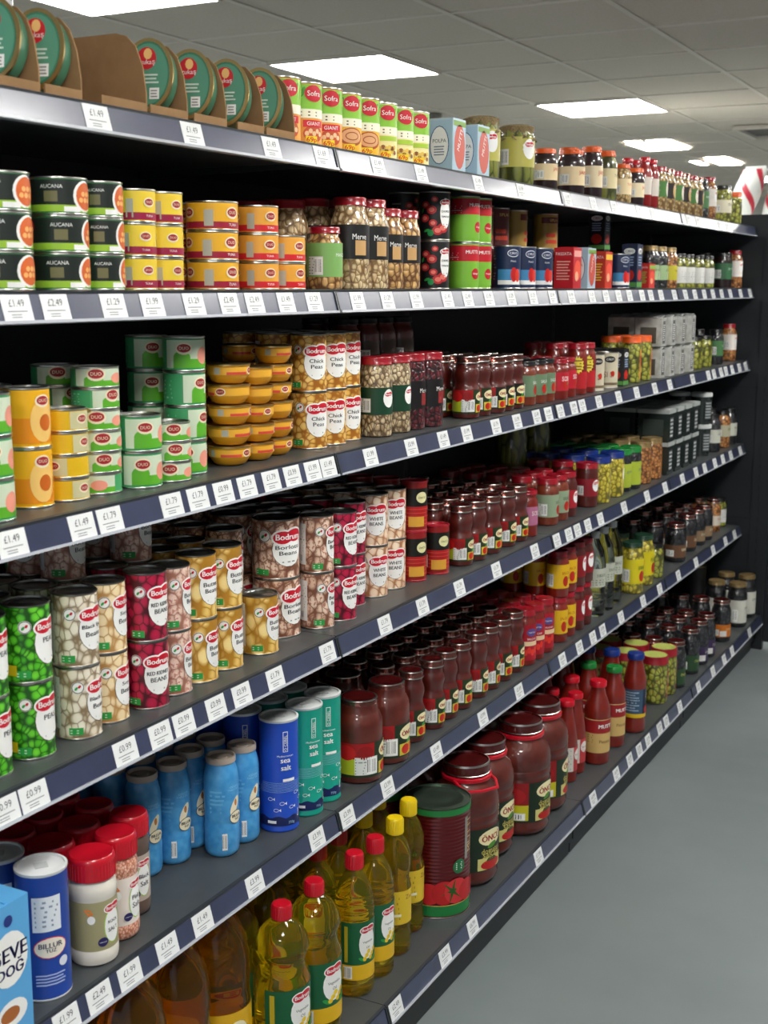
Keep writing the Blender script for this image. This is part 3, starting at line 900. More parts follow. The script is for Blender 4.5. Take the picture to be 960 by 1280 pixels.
def blue_art(a, r, h):
    a.rect(-.9 * r, .95 * r, h * .1, h * .45, C('#3f86b8'), .0004)
    a.rect(-.9 * r, .95 * r, h * .1, h * .2, WHITE, .0006)
    a.ell(.3 * r, h * .33, r * .25, h * .17, C('#c8201e'), .0009)
    a.ell(.62 * r, h * .31, r * .22, h * .15, C('#d83a28'), .0011)
    a.ell(.25 * r, h * .82, r * .45, h * .09, C('#dfe5ea'), .0008)
    a.ell(.25 * r, h * .82, r * .41, h * .07, C('#1a2a5c'), .001)
    a.text('CIRIO', .25 * r, h * .82, r * .6, WHITE, .0014)
    a.text('Pelati', .25 * r, h * .64, r * .4, WHITE, .001)
    a.lines(-1.9 * r, -1.1 * r, h * .2, h * .8, 9, C('#8aa0c0'), .0006)
K('blue_tomato_tin', 'food_tin', 'tin', 'navy blue tomato tin', lambda: tin_parts(*sz('blue_tomato_tin'), C('#1b2a4e'), blue_art))
def sip_art(a, r, h):
    a.rect(-.9 * r, 1.2 * r, h * .74, h * .9, C('#6a1c20'), .0005)
    a.text('SIPLAK', .2 * r, h * .82, r * .9, C('#e8c96a'), .001)
    for k in range(9):
        a.ell((-.4 + .2 * (k % 5)) * r, h * (.25 + .17 * (k // 5)), r * .14, h * .06, C('#c23a1e'), .0008, n=8, rings=1)
K('sipplak_tin', 'food_tin', 'tin', 'gold and brown pepper tin', lambda: tin_parts(*sz('sipplak_tin'), C('#a8853c'), sip_art))
K('dark_red_tin', 'food_tin', 'tin', 'dark red pepper tin', lambda: tin_parts(*sz('dark_red_tin'), C('#5e1c20'), sip_art))
def grey_art(a, r, h):
    a.ell(.3 * r, h * .8, r * .5, h * .09, BLACK, .0006)
    a.text('CIRIO', .3 * r, h * .8, r * .7, WHITE, .001)
    a.text('SI SI', .2 * r, h * .38, r * .9, C('#7a2a20'), .0008, hmax=h * .26)
    a.ell(.55 * r, h * .4, r * .2, h * .08, C('#c0301e'), .001)
    a.rect(-2 * r, 2 * r, h * .08, h * .15, C('#7a6a52'), .0004)
K('grey_tin', 'food_tin', 'tin', 'cream and grey tomato tin', lambda: tin_parts(*sz('grey_tin'), C('#c9c0a8'), grey_art))
def redtin_art(a, r, h):
    a.rect(-2.6 * r, 2.2 * r, h * .5, h * .86, C('#14140f'), .0004)
    a.ell(.4 * r, h * .68, r * .45, h * .11, C('#e4dfa8'), .0008)
    a.text('ÖNCÜ', .4 * r, h * .68, r * .6, C('#2a2a12'), .0013)
    a.rect(-2.6 * r, 2.2 * r, h * .1, h * .5, C('#a81a1c'), .0004)
    for k in range(5):
        a.rect(-2.6 * r, 2.2 * r, h * (.14 + .075 * k), h * (.155 + .075 * k), C('#d04a3a'), .0007)
    a.rect(-.6 * r, .6 * r, h * .1, h * .3, C('#d9a13a'), .0009)
    nutrition(a, -1.7 * r, -.9 * r, h * .14, h * .4)
K('red_tin', 'food_tin', 'tin', 'red and black tomato tin', lambda: tin_parts(*sz('red_tin'), C('#8e1a1a'), redtin_art, lid=C('#a8182a', .3, .5), rim=C('#b01a2c', .3, .5)))

# --- cartons
def polpa_art(ax, ay, wx, wy, h):
    for a, w_ in ((ax, wy), (ay, wx)):
        a.rect(-w_ * .48, w_ * .48, h * .04, h * .96, C('#a9c6d6'), .0003)
    ay.ell(0, h * .5, wx * .36, h * .36, WHITE, .0006); ay.ring(0, h * .5, wx * .36, h * .36, .002, C('#2a5a8a'), .0009)
    ay.text('POLPA', 0, h * .58, wx * .5, C('#3a4a5a'), .001)
    ay.lines(-wx * .2, wx * .2, h * .3, h * .5, 4, C('#7a8a9a'), .0009)
    ax.ell(0, h * .48, wy * .42, h * .42, C('#c8503c'), .0006)
    ax.text('MUTTI', 0, h * .6, wy * .7, WHITE, .0012, rot=1.2)
    ax.rect(-wy * .48, wy * .48, h * .86, h * .96, C('#78a03a'), .0006)
K('polpa_pack', 'tomato_carton', 'carton', 'pale blue and red carton pack', lambda: box_parts(.07, .072, sz('polpa_pack')[1], C('#b5ccd8'), polpa_art))
def redpack_art(base, acc):
    def f(ax, ay, wx, wy, h):
        ay.text('PASSATA', 0, h * .85, wx * .8, WHITE, .0008)
        ay.lines(-wx * .35, wx * .35, h * .2, h * .7, 7, acc, .0006)
        ax.ell(0, h * .45, wy * .4, h * .25, C('#e8543a'), .0006)
        ax.rect(-wy * .45, wy * .45, h * .78, h * .93, acc, .0006)
        ax.ell(-wy * .1, h * .3, wy * .22, h * .12, C('#f4b08a'), .0009)
    return f
K('red_pack', 'tomato_carton', 'carton', 'bright red carton', lambda: box_parts(.062, .07, sz('red_pack')[1], C('#c2202c'), redpack_art(0, C('#eba49a'))))
K('redyellow_pack', 'tomato_carton', 'carton', 'red and yellow carton', lambda: box_parts(.062, .07, sz('redyellow_pack')[1], C('#c8341e'), redpack_art(0, C('#ecc23a'))))
def bluecarton_art(ax, ay, wx, wy, h):
    for a, w_ in ((ax, wy), (ay, wx)):
        a.ell(0, h * .84, w_ * .36, h * .07, WHITE, .0006)
        a.text('CIRIO', 0, h * .84, w_ * .55, C('#1a2a5c'), .001)
        a.ell(0, h * .3, w_ * .34, h * .13, C('#c0281e'), .0006)
        a.rect(-w_ * .48, w_ * .48, h * .03, h * .14, C('#5a9a4a'), .0006)
        a.lines(-w_ * .3, w_ * .3, h * .5, h * .74, 4, C('#9ab0d0'), .0006)
K('blue_carton', 'tomato_carton', 'carton', 'tall navy carton', lambda: box_parts(.055, .06, sz('blue_carton')[1], C('#232c48'), bluecarton_art))
K('blue_carton_low', 'tomato_carton', 'carton', 'black and white carton', lambda: box_parts(.055, .06, sz('blue_carton_low')[1], C('#1c1c20'), bluecarton_art))
K('red_carton_small', 'tomato_carton', 'carton', 'small red and green carton', lambda: box_parts(.05, .07, sz('red_carton_small')[1], C('#c8302c'), redpack_art(0, C('#8fb84a'))))

# --- jars
def band(c1, z0, z1, text=None, tcol=WHITE, c2=None, extra=None, s0=-2.7, s1=1.9):
    def f(a, r, h):
        a.rect(s0 * r, s1 * r, h * z0, h * z1, c1, .0003)
        if c2:
            a.rect(-.1 * r, 1.1 * r, h * z0, h * z1, c2, .0006)
        if text:
            a.text(text, .45 * r, h * (z0 * .35 + z1 * .65), r * .8, tcol, .001, hmax=h * (z1 - z0) * .25)
        nutrition(a, -1.6 * r, -.7 * r, h * (z0 + .03), h * (z0 * .4 + z1 * .6))
        if extra:
            extra(a, r, h, z0, z1)
    return f
def oncu_label(z0, z1, dark='#20301c'):
    def f(a, r, h):
        a.rect(-2.7 * r, 2.2 * r, h * z0, h * z1, C(dark), .0003)
        d = z1 - z0
        a.rect(-2.2 * r, -.3 * r, h * (z0 + d * .55), h * z1, C('#a31418'), .0005)
        a.ell(-1.5 * r, h * (z0 + d * .72), r * .4, h * d * .22, C('#c81e1e'), .0008)
        a.ell(-.7 * r, h * (z0 + d * .72), r * .35, h * d * .2, C('#8e1012'), .0008)
        a.rect(-2.2 * r, -1.15 * r, h * (z0 + d * .08), h * (z0 + d * .55), C('#b7c42c'), .0005)
        nutrition(a, -1.15 * r, -.15 * r, h * (z0 + d * .08), h * (z0 + d * .6))
        oncu(a, .5 * r, h * (z0 + d * .72), r * 1.1)
        a.rect(-.05 * r, 1.1 * r, h * (z0 + d * .05), h * (z0 + d * .4), C('#c9b93a'), .0006)
        a.ell(.3 * r, h * (z0 + d * .22), r * .25, h * d * .15, C('#c0241a'), .001)
        a.ell(.7 * r, h * (z0 + d * .24), r * .22, h * d * .14, C('#d8761e'), .0012)
        leaf(a, .55 * r, h * (z0 + d * .47), r * .4, .4)
    return f
JS = dict(
 pickle_jar=('pickle_jar', 'jar', 'pickle jar under burlap cover', J_PICKLE, 'wide', BURLAP, C('#b7b054'), (.30, .80), 'Sofra', None),
 big_pickle_jar=('pickle_jar', 'jar', 'huge dark pickle jar', J_PICKLE, 'wide', BLKLID, C('#6a5a2c'), (.2, .5), None, None),
 jam_jar=('jam_jar', 'jar', 'dark jam jar, orange lid', JAM, 'std', ORLID, C('#e6cfa4'), (.22, .62), 'JAM', C('#c23c1e')),
 jam_jar_large=('jam_jar', 'jar', 'wide dark jam jar, orange lid', JAM, 'std', ORLID, C('#e6cfa4'), (.2, .62), 'JAM', C('#c23c1e')),
 jam_jar_tall=('jam_jar', 'jar', 'tall dark jam jar, orange lid', JAM, 'std', ORLID, C('#e3d2ae'), (.2, .62), 'JAM', C('#c23c1e')),
 gherkin_jar=('pickle_jar', 'jar', 'tall gherkin jar, orange lid', J_PICKLE, 'slim', ORLID, C('#ddcfa2'), (.24, .64), 'TURSU', C('#3a3a20')),
 gherkin_small=('pickle_jar', 'jar', 'brown pickle jar, orange lid', J_TAN, 'slim', ORLID, C('#e8d3a8'), (.22, .62), 'TURSU', C('#c23c1e')),
 jam_small=('jam_jar', 'jar', 'small dark red jar, orange lid', JAM, 'std', ORLID, C('#e8d9b4'), (.22, .6), 'JAM', C('#c23c1e')),
 dark_green_jar=('olive_jar', 'jar', 'dark jar with green label', J_BLACK, 'slim', BLKLID, C('#4c7a4c'), (.25, .68), 'OLIVES', WHITE),
 pepper_jar=('pepper_jar', 'jar', 'amber pepper jar, red lid', J_CHICK, 'slim', REDLID, C('#e4dcd4'), (.3, .72), 'PEPPERS', C('#b01c24')),
 pepper_jar_low=('pepper_jar', 'jar', 'red and yellow pepper jar', J_CHICK, 'slim', MAROON, C('#d9cfc0'), (.2, .5), 'PEPPERS', C('#b01c24')),
 cream_label_jar=('olive_jar', 'jar', 'wide olive jar, cream label', J_OLIVE, 'wide', BLKLID, C('#e3dcc2'), (.25, .6), 'OLIVE', BLACK),
 orange_lid_jar=('olive_jar', 'jar', 'yellow pickle jar, orange lid', J_OLIVE, 'wide', ORLID, None, None, None, None),
 mango_jar=('chutney_jar', 'jar', 'brown chutney jar, green label', J_MIX, 'std', REDLID, C('#7fae62'), (.2, .74), 'MANGO', WHITE),
 white_bean_jar=('bean_jar', 'jar', 'tall bean jar, black label', J_BEAN, 'std', REDLID, C('#1b1b1c'), (.33, .70), 'Merve', WHITE),
 white_bean_jar_red=('bean_jar', 'jar', 'shaded bean jar, red lid', J_BEAN, 'std', REDLID, None, None, None, None),
 bean_mix_jar=('bean_jar', 'jar', 'mixed bean jar, black label', J_MIX, 'std', REDLID, C('#1b1b1c'), (.33, .68), 'Merve', WHITE),
 bean_jar_green=('bean_jar', 'jar', 'speckled bean jar, dark green label', J_SMALL, 'wide', REDLID, C('#173f2a'), (.28, .62), 'Bodrum', WHITE),
 kidney_jar=('bean_jar', 'jar', 'dark kidney bean jar', J_KID, 'wide', REDLID, C('#1a1718'), (.28, .64), 'Merve', WHITE),
 olive_jar_green=('olive_jar', 'jar', 'dark olive jar, pale green label', J_BLACK, 'slim', BRNLID, C('#9fb88a'), (.2, .55), 'ZEYTIN', C('#233018')),
 caper_jar=('olive_jar', 'jar', 'tan pickle jar, yellow label', J_CHICK, 'slim', BRNLID, C('#c2b83a'), (.2, .55), 'TURSU', C('#5a3010')),
 white_label_jar=('olive_jar', 'jar', 'small jar, plain white label', J_OLIVE, 'std', BLKLID, C('#dededa'), (.15, .62), None, None),
 black_jar=('olive_jar', 'jar', 'wide black jar, green label', JAM, 'wide', BLKLID, C('#3a6a48'), (.25, .7), 'OLIVES', C('#c8d4c0')),
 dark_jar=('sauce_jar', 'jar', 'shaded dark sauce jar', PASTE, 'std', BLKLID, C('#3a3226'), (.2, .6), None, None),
 salsa_jar=('sauce_jar', 'jar', 'brown salsa jar, black lid', PASTE3, 'std', BLKLID, C('#6f8a6a'), (.2, .68), 'SALSA', WHITE),
 red_label_jar=('sauce_jar', 'jar', 'red sauce jar, red lid', PASTE2, 'std', REDLID, C('#c22233'), (.22, .68), 'SOS', WHITE),
 sauce_jar_green=('sauce_jar', 'jar', 'brown sauce jar, pale green label', PASTE3, 'std', REDLID, C('#8ea184'), (.18, .66), 'SAUCE', C('#2a3a2a')),
 sauce_jar_red=('sauce_jar', 'jar', 'dark sauce jar, red label', PASTE, 'std', REDLID, C('#a8202e'), (.2, .6), 'Bodrum', WHITE),
 red_label_jar_wide=('sauce_jar', 'jar', 'wide tomato sauce jar, red label', PASTE, 'wide', REDLID, C('#8e1c28'), (.25, .65), 'Bodrum', WHITE),
 red_lid_jar_small=('sauce_jar', 'jar', 'small red jar, striped label', PASTE2, 'std', REDLID, C('#b06a8a'), (.25, .65), 'SOS', WHITE),
 orange_lid_olive=('olive_jar', 'jar', 'green olive jar, orange lid', J_OLIVE, 'wide', ORLID, None, None, None, None),
 olive_jar_small=('olive_jar', 'jar', 'small green olive jar', J_OLIVE, 'std', BLKLID, None, None, None, None),
 olive_blue_lid=('olive_jar', 'jar', 'yellow olive jar, blue lid', J_YOLIVE, 'wide', BLULID, None, None, None, None),
 olive_green_lid=('olive_jar', 'jar', 'dark olive jar, green lid', J_BLACK, 'wide', GRNLID, C('#a8b83a'), (.1, .65), 'ZEYTIN', C('#20408a')),
 chickpea_jar=('olive_jar', 'jar', 'brown olive jar, tan lid', J_CHICK, 'wide', BRNLID, None, None, None, None),
 black_label_jar=('olive_jar', 'jar', 'dark jar, white label, black lid', J_BLACK, 'slim', BLKLID, C('#c8cabc'), (.25, .6), 'OLIVES', BLACK),
 orange_label_jar=('pepper_jar', 'jar', 'amber striped jar, black lid', J_CHICK, 'slim', BLKLID, C('#b8b49a'), (.3, .62), 'BIBER', C('#3c6a30')),
 yellow_label_jar=('sauce_jar', 'jar', 'red jar, yellow label', PASTE2, 'std', REDLID, C('#e0b41c'), (.2, .72), 'SALCA', C('#a01818')),
 heart_label_jar=('sauce_jar', 'jar', 'dark red jar, round white label', PASTE, 'std', REDLID, C('#8a1820'), (.22, .7), None, None),
 yellow_jar=('pepper_jar', 'jar', 'yellow pickle jar, green lid', J_YOLIVE, 'std', DGRNLID, C('#d8c81e'), (.2, .68), 'BIBER', C('#2a6a2a')),
 brown_label_jar=('olive_jar', 'jar', 'black olive jar, brown label', J_BLACK, 'std', MAROON, C('#6a4a34'), (.12, .45), 'ÖNCÜ', CREAM),
 black_olive_jar=('olive_jar', 'jar', 'black olive jar, tan label', J_BLACK, 'std', MAROON, C('#8a7258'), (.12, .42), 'ÖNCÜ', CREAM),
 black_olive_green=('olive_jar', 'jar', 'black olive jar, green label', J_BLACK, 'std', MAROON, C('#2c4a2e'), (.08, .42), 'ÖNCÜ', C('#d8d86a')),
 black_olive_purple=('olive_jar', 'jar', 'black olive jar, purple label', J_BLACK, 'std', MAROON, C('#3c2a50'), (.08, .42), 'ÖNCÜ', C('#d8d8ca')),
 black_olive_orange=('olive_jar', 'jar', 'black olive jar, orange label', J_BLACK, 'std', MAROON, C('#c8701e'), (.12, .42), 'ÖNCÜ', C('#f0e0b0')),
 tall_olive_jar=('olive_jar', 'jar', 'tall black olive jar, white label', J_BLACK, 'std', BRNLID, C('#d0cfc4'), (.1, .62), 'ZEYTIN', C('#3a4a2a')),
)
def mk_jar(nm, spec):
    thing_, cat, dsc, cont, prof, lid, lc, zz, txt, tc_ = spec
    r, h = SIZE[nm]
    def fn():
        art = None
        if lc is not None:
            def extra(a, r, h, z0, z1):
                if nm in ('white_bean_jar', 'bean_mix_jar', 'kidney_jar'):
                    a.rect(.2 * r, .85 * r, h * (z0 + .04), h * (z0 + .2), C('#caa06a') if nm != 'kidney_jar' else C('#8a2a2a'), .0008)
                if nm in ('pickle_jar', 'heart_label_jar', 'red_label_jar_wide', 'sauce_jar_red', 'pepper_jar', 'bean_jar_green'):
                    a.ell(.5 * r, h * (z0 * .4 + z1 * .6), r * .42, h * (z1 - z0) * .34, WHITE, .0007)
                    brand(a, .5 * r, h * (z0 * .25 + z1 * .75), r * .6)
                if nm in ('yellow_label_jar', 'red_label_jar', 'sauce_jar_green', 'salsa_jar', 'yellow_jar'):
                    a.ell(.45 * r, h * (z0 * .7 + z1 * .3), r * .3, h * (z1 - z0) * .22, C('#b8281c'), .0008)
                    leaf(a, .75 * r, h * (z0 * .6 + z1 * .4), r * .3, .8)
                if nm in ('black_olive_orange', 'black_olive_purple'):
                    a.rect(-.6 * r, .1 * r, h * (z0 + .02), h * (z0 + .15), C('#d8d8d4'), .0012)
            hide = nm in ('heart_label_jar', 'red_label_jar_wide', 'sauce_jar_red', 'pepper_jar', 'bean_jar_green')
            art = band(lc, zz[0], zz[1], None if hide else txt, tc_ or WHITE, extra=extra)
        if nm == 'white_label_jar':
            art = lambda a, r, h: (a.rect(-2.6 * r, 1.8 * r, h * .15, h * .62, C('#dededa'), .0003), a.lines(-.3 * r, .8 * r, h * .25, h * .5, 4, GREY, .0006))
        if nm == 'orange_lid_olive' or nm == 'olive_blue_lid' or nm == 'chickpea_jar':
            def art(a, r, h):
                a.rect(.55 * r, 1.5 * r, h * .08, h * .72, C('#cf8a3c') if nm != 'olive_blue_lid' else C('#d0c060'), .0003)
                a.ell(1.0 * r, h * .5, r * .35, h * .14, C('#c0301e') if nm != 'olive_blue_lid' else WHITE, .0006)
                a.lines(.7 * r, 1.4 * r, h * .12, h * .3, 3, C('#5a3a1a'), .0006)
        wide_l = {'olive_blue_lid': r * .97, 'olive_green_lid': r * .97, 'orange_lid_olive': r * .96, 'chickpea_jar': r * .97, 'orange_lid_jar': r * .95}.get(nm)
        parts = jar_parts(r, h, cont, art, lid, prof, lidr=wide_l, lidh=(.022 if wide_l else (.018 if h > .14 else .014)))
        if nm == 'pickle_jar':                 # gathered burlap cloth over the lid
            t = M(); g = random.Random(3); seg = 40; rows = []
            for (rr, z, wob) in ((.0, h + .002, 0), (r * .7, h + .002, 0), (r * .93, h - .003, .001), (r * .90, h - .016, .002), (r * .86, h - .024, .001), (r * .97, h - .034, .005), (r * .99, h - .037, .006)):
                n = len(t.v)
                if rr == 0:
                    t.v.append((0, 0, z)); rows.append([n]); continue
                for i in range(seg):
                    an = 2 * PI * i / seg; q = rr + wob * math.sin(an * 10 + z * 50) + wob * .6 * g.random()
                    t.v.append((q * math.cos(an), q * math.sin(an), z + wob * .8 * math.sin(an * 7)))
                rows.append(list(range(n, n + seg)))
            for a_, b_ in zip(rows, rows[1:]):
                for i in range(seg):
                    j = (i + 1) % seg
                    t.face((a_[0], b_[i], b_[j]) if len(a_) == 1 else (a_[i], b_[i], b_[j], a_[j]), BURLAP, True)
            tie = M(); tie.tube([((r * .885) * math.cos(2 * PI * i / 24), (r * .885) * math.sin(2 * PI * i / 24), h - .023) for i in range(24)], .0018, C('#b8935a', .9), closed=True)
            parts[1] = ('burlap_cover', t, [('twine_tie', tie)])
        return parts
    K(nm, thing_, cat, dsc, fn)
for nm, spec in JS.items():
    mk_jar(nm, spec)
for nm, dsc in (('paste_jar', 'pepper paste jar, maroon lid'), ('paste_jar_dark', 'waisted paste jar, dark label'), ('tall_paste_jar', 'tall pepper paste jar, maroon lid')):
    K(nm, 'paste_jar', 'jar', dsc, (lambda nm=nm: jar_parts(*sz(nm), PASTE, oncu_label(.08, .46, '#1c1c14' if nm == 'paste_jar_dark' else '#27351c'), MAROON, 'waist', lidh=.019)))
K('big_paste_jar', 'paste_jar', 'jar', 'big wide paste jar, maroon lid', lambda: jar_parts(*sz('big_paste_jar'), BIGPASTE, oncu_label(.08, .5), MAROON, 'std', lidr=.043, lidh=.03))
def star_art(a, r, h):
    a.rect(-2.4 * r, 1.6 * r, h * .12, h * .45, C('#b8242a'), .0003)
    n = 14; pts = []
    for i in range(2 * n):
        q = (1 if i % 2 == 0 else .78)
        pts.append((.1 * r + r * .62 * q * math.cos(PI * i / n), h * .58 + r * .85 * q * math.sin(PI * i / n)))
    c = (.1 * r, h * .58)
    for i in range(2 * n):
        a.poly([c, pts[i], pts[(i + 1) % (2 * n)]], C('#e6d84a'), .0025)
    a.lines(-.3 * r, .5 * r, h * .48, h * .7, 4, C('#8a5a2a'), .003)
K('star_jar', 'sauce_jar', 'jar', 'red jar with yellow starburst', lambda: jar_parts(*sz('star_jar'), PASTE2, star_art, REDLID, 'std'))
def tan_art(dark):
    def f(a, r, h):
        a.rect(-2.6 * r, 1.9 * r, h * .3, h * .66, C('#2a2322') if dark else C('#4a7a3c'), .0003)
        a.ell(.7 * r, h * .48, r * .4, h * .17, C('#e4dccb') if not dark else C('#c8a868'), .0006)
        a.lines(-1.4 * r, -.4 * r, h * .36, h * .6, 4, C('#cabf9c'), .0006)
        brand(a, .7 * r, h * .56, r * .45)
    return f
K('tan_jar_green', 'pulse_jar', 'jar', 'pulse jar, green label, red lid', lambda: jar_parts(*sz('tan_jar_green'), J_TAN, tan_art(False), REDLID, 'std'))
K('tan_jar_dark', 'pulse_jar', 'jar', 'pulse jar, dark label, red lid', lambda: jar_parts(*sz('tan_jar_dark'), J_TAN, tan_art(True), MAROON, 'std'))
def redwrap_art(a, r, h):
    a.rect(-2.8 * r, 2.8 * r, h * .1, h * .74, C('#a81628'), .0003)
    a.ell(.3 * r, h * .6, r * .5, h * .07, C('#5a4a8a'), .0007)
    a.text('TAKTAS', .3 * r, h * .6, r * .7, WHITE, .0011)
    a.rect(-.9 * r, 1.3 * r, h * .36, h * .44, C('#e6c8a0'), .0006)
    a.text('SALÇASI', .3 * r, h * .48, r * .9, WHITE, .0009)
    for k in range(4):
        a.ell((-.3 + .35 * k) * r, h * (.24 + .04 * (k % 2)), r * .2, h * .06, C('#e03a2c'), .0007)
K('red_wrap_jar', 'paste_jar', 'jar', 'bright red wrapped jar', lambda: jar_parts(*sz('red_wrap_jar'), PASTE2, redwrap_art, REDLID, 'std', lidh=.02))
def stuffed_art(a, r, h):
    a.rect(.7 * r, 1.7 * r, h * .1, h * .72, C('#c8503c'), .0003)
    a.ell(1.1 * r, h * .5, r * .3, h * .12, CREAM, .0006)
    for k in range(10):
        a.ell((-.9 + .3 * (k % 5)) * r, h * (.2 + .22 * (k // 5) + .07 * (k % 2)), .0022, .0022, C('#c23c1e'), .0006, n=8, rings=1)
K('stuffed_olive_jar', 'olive_jar', 'jar', 'olive tub, red lid, green top', lambda: jar_parts(*sz('stuffed_olive_jar'), J_OLIVE, stuffed_art, C('#941a26', .35, .3), 'wide', lidr=.0495, lidh=.03, lidtop=C('#aeb85e')))

# --- bottles
def bottle(nm, prof, content, cap, capz, capr, art=None, lr=None, part='filled_bottle', sy=1, ridged=True):
    r, h = SIZE[nm]
    b = M(); b.lathe([(0, .003)] + [(a * r, z * h) for a, z in prof] + [(0, prof[-1][1] * h)], content, 36, sy=sy)
    t = M()
    pts = [(capr * r - .001, capz * h), (capr * r, capz * h + .001), (capr * r, h - .003), (capr * r - .002, h), (0, h)]
    t.lathe(pts, cap, 24)
    if ridged:
        for i in range(24):
            an = 2 * PI * i / 24; c, s_ = math.cos(an) * capr * r, math.sin(an) * capr * r
            t.box(c - .0006, c + .0006, s_ - .0006, s_ + .0006, capz * h + .002, h - .004, cap)
    out = [(part, b, []), ('bottle_cap', t, [])]
    if art:
        m = M(); art(Art(m, cyl((lr or 1) * r + .0003)), r, h); out.append(('paper_label', m, []))
    return out
def ribbed(z0, z1, n, a=1.0, d=.03):
    o = []
    for i in range(n):
        z = z0 + (z1 - z0) * i / n; k = (z1 - z0) / n
        o += [(a, z), (a, z + k * .5), (a - d, z + k * .7), (a - d, z + k * .85)]
    return o + [(a, z1)]
def oil_art(z0=.13, z1=.55):
    def f(a, r, h):
        a.rect(-1.1 * r, 1.3 * r, h * (z0 + .11), h * z1, C('#155c38'), .0004)
        a.rect(-1.1 * r, 1.3 * r, h * z0, h * (z0 + .11), C('#e0b41a'), .0004)
        a.ell(.35 * r, h * (z0 * .5 + z1 * .5 + .05), r * .5, h * .115, WHITE, .0007)
        brand(a, .35 * r, h * (z1 - .06), r * .8)
        a.text('Vegetable', .35 * r, h * (z1 - .15), r * .62, C('#2a3a30'), .0011)
        a.text('Oil', .35 * r, h * (z1 - .19), r * .2, C('#2a3a30'), .0011)
        for k in range(6):
            a.ell((.15 + .12 * k) * r, h * (z0 + .15 + .025 * (k % 3)), r * .11, h * .017, YEL, .0013, n=8, rings=1)
        leaf(a, 0, h * (z0 + .15), r * .4, -.5); leaf(a, .8 * r, h * (z0 + .14), r * .4, .5)
        a.rect(-.9 * r, -.72 * r, h * (z0 + .13), h * (z1 - .03), C('#c6b02a'), .0007)
        a.barcode(-.95 * r, -.5 * r, h * (z0 + .01), h * (z0 + .1))
    return f
OILP = [(.80, 0), (.95, .01), (1, .03)] + ribbed(.05, .62, 14, 1.0, .04) + [(.98, .68), (.85, .76), (.6, .83), (.36, .88), (.34, .97)]
K('oil_bottle', 'oil_bottle', 'bottle', 'yellow oil bottle, red cap', lambda: bottle('oil_bottle', OILP, OIL, REDPLA, .89, .46, oil_art()))
WIDEP = [(.84, 0), (.97, .01), (1, .03)] + ribbed(.05, .22, 3, 1, .03) + [(1, .25), (1, .52), (.92, .56), (.84, .60), (.84, .66), (.95, .70), (.98, .73), (.9, .79), (.66, .855), (.34, .90), (.29, .97)]
K('oil_bottle_wide', 'oil_bottle', 'bottle', 'large oil bottle, red cap', lambda: bottle('oil_bottle_wide', WIDEP, OIL, REDPLA, .905, .36, oil_art(.08, .5), sy=1))
YCP = [(.84, 0), (.96, .012), (1, .03), (1, .14), (.93, .17), (1, .2), (1, .50), (.93, .53), (.86, .57), (.93, .62), (1, .66), (.97, .74), (.75, .82), (.42, .885), (.4, .97)]
def ycap_art(a, r, h):
    a.rect(-1.5 * r, 1.3 * r, h * .24, h * .49, C('#d8b82c'), .0004)
    a.text('Zer', .6 * r, h * .44, r * .6, C('#6a3a10'), .0008)
    a.lines(-1.2 * r, .2 * r, h * .27, h * .46, 5, C('#a88a1a'), .0007)
    a.rect(-1.3 * r, 0, h * .3, h * .32, C('#f2ecd0'), .0008)
K('yellow_cap_bottle', 'oil_bottle', 'bottle', 'waisted oil bottle, yellow cap', lambda: bottle('yellow_cap_bottle', YCP, OIL, YELPLA, .885, .52, ycap_art))
BIGP = [(.8, 0), (.96, .01), (1, .03)] + ribbed(.05, .35, 4, 1, .03) + [(1, .4), (.96, .5), (1, .58), (.98, .66), (.88, .76), (.66, .85), (.36, .91), (.3, .97)]
def bigoil_art(a, r, h):
    a.rect(-1.3 * r, 1.3 * r, h * .12, h * .42, C('#d9aa18'), .0004)
    a.ell(.3 * r, h * .27, r * .45, h * .1, C('#f0e8c8'), .0007)
    a.ell(.8 * r, h * .2, r * .2, h * .06, C('#8a2a1a'), .001)
K('big_oil_bottle', 'oil_bottle', 'bottle', 'big amber oil bottle', lambda: bottle('big_oil_bottle', BIGP, AMBER, YELPLA, .92, .36, bigoil_art))
CLP = [(.8, 0), (.95, .012), (1, .04)] + ribbed(.08, .3, 3, 1, .05) + [(1, .34), (1, .6), (.94, .68), (.8, .78), (.5, .87), (.34, .92), (.34, .97)]
def clear_art(a, r, h):
    a.rect(-.9 * r, 1.0 * r, h * .36, h * .58, C('#b9bdae'), .0004)
    a.text('SIRKE', .2 * r, h * .5, r * .9, C('#4a5a3c'), .0008)
    a.lines(-.6 * r, .9 * r, h * .38, h * .46, 3, C('#7a8272'), .0007)
K('clear_bottle', 'vinegar_bottle', 'bottle', 'clear plastic vinegar bottle', lambda: bottle('clear_bottle', CLP, GLASS, WHTLID, .92, .4, clear_art, ridged=False))
SAUP = [(.86, 0), (.97, .01), (1, .03), (1, .42), (.96, .52), (.80, .68), (.60, .82), (.52, .9), (.52, .97)]
def sauce_art(a, r, h):
    a.rect(-1.2 * r, .1 * r, h * .14, h * .44, C('#d8d4cc'), .0004)
    a.lines(-1.1 * r, -.1 * r, h * .16, h * .42, 8, GREY, .0007)
    a.rect(.1 * r, 1.5 * r, h * .14, h * .44, C('#b8383c'), .0004)
    a.ell(.6 * r, h * .34, r * .42, h * .07, C('#e8e0da'), .0007)
    a.text('Pasata', .6 * r, h * .34, r * .6, C('#8a1c24'), .0011)
K('sauce_bottle', 'sauce_bottle', 'bottle', 'slim tomato sauce bottle, red cap', lambda: bottle('sauce_bottle', SAUP, PASTE2, REDPLA, .93, .66, sauce_art, ridged=False))
PASP = [(.84, 0), (.96, .01), (1, .03), (1, .2), (1, .52), (.97, .56), (1.0, .60), (.97, .68), (.80, .76), (.60, .84), (.52, .9), (.52, .97)]
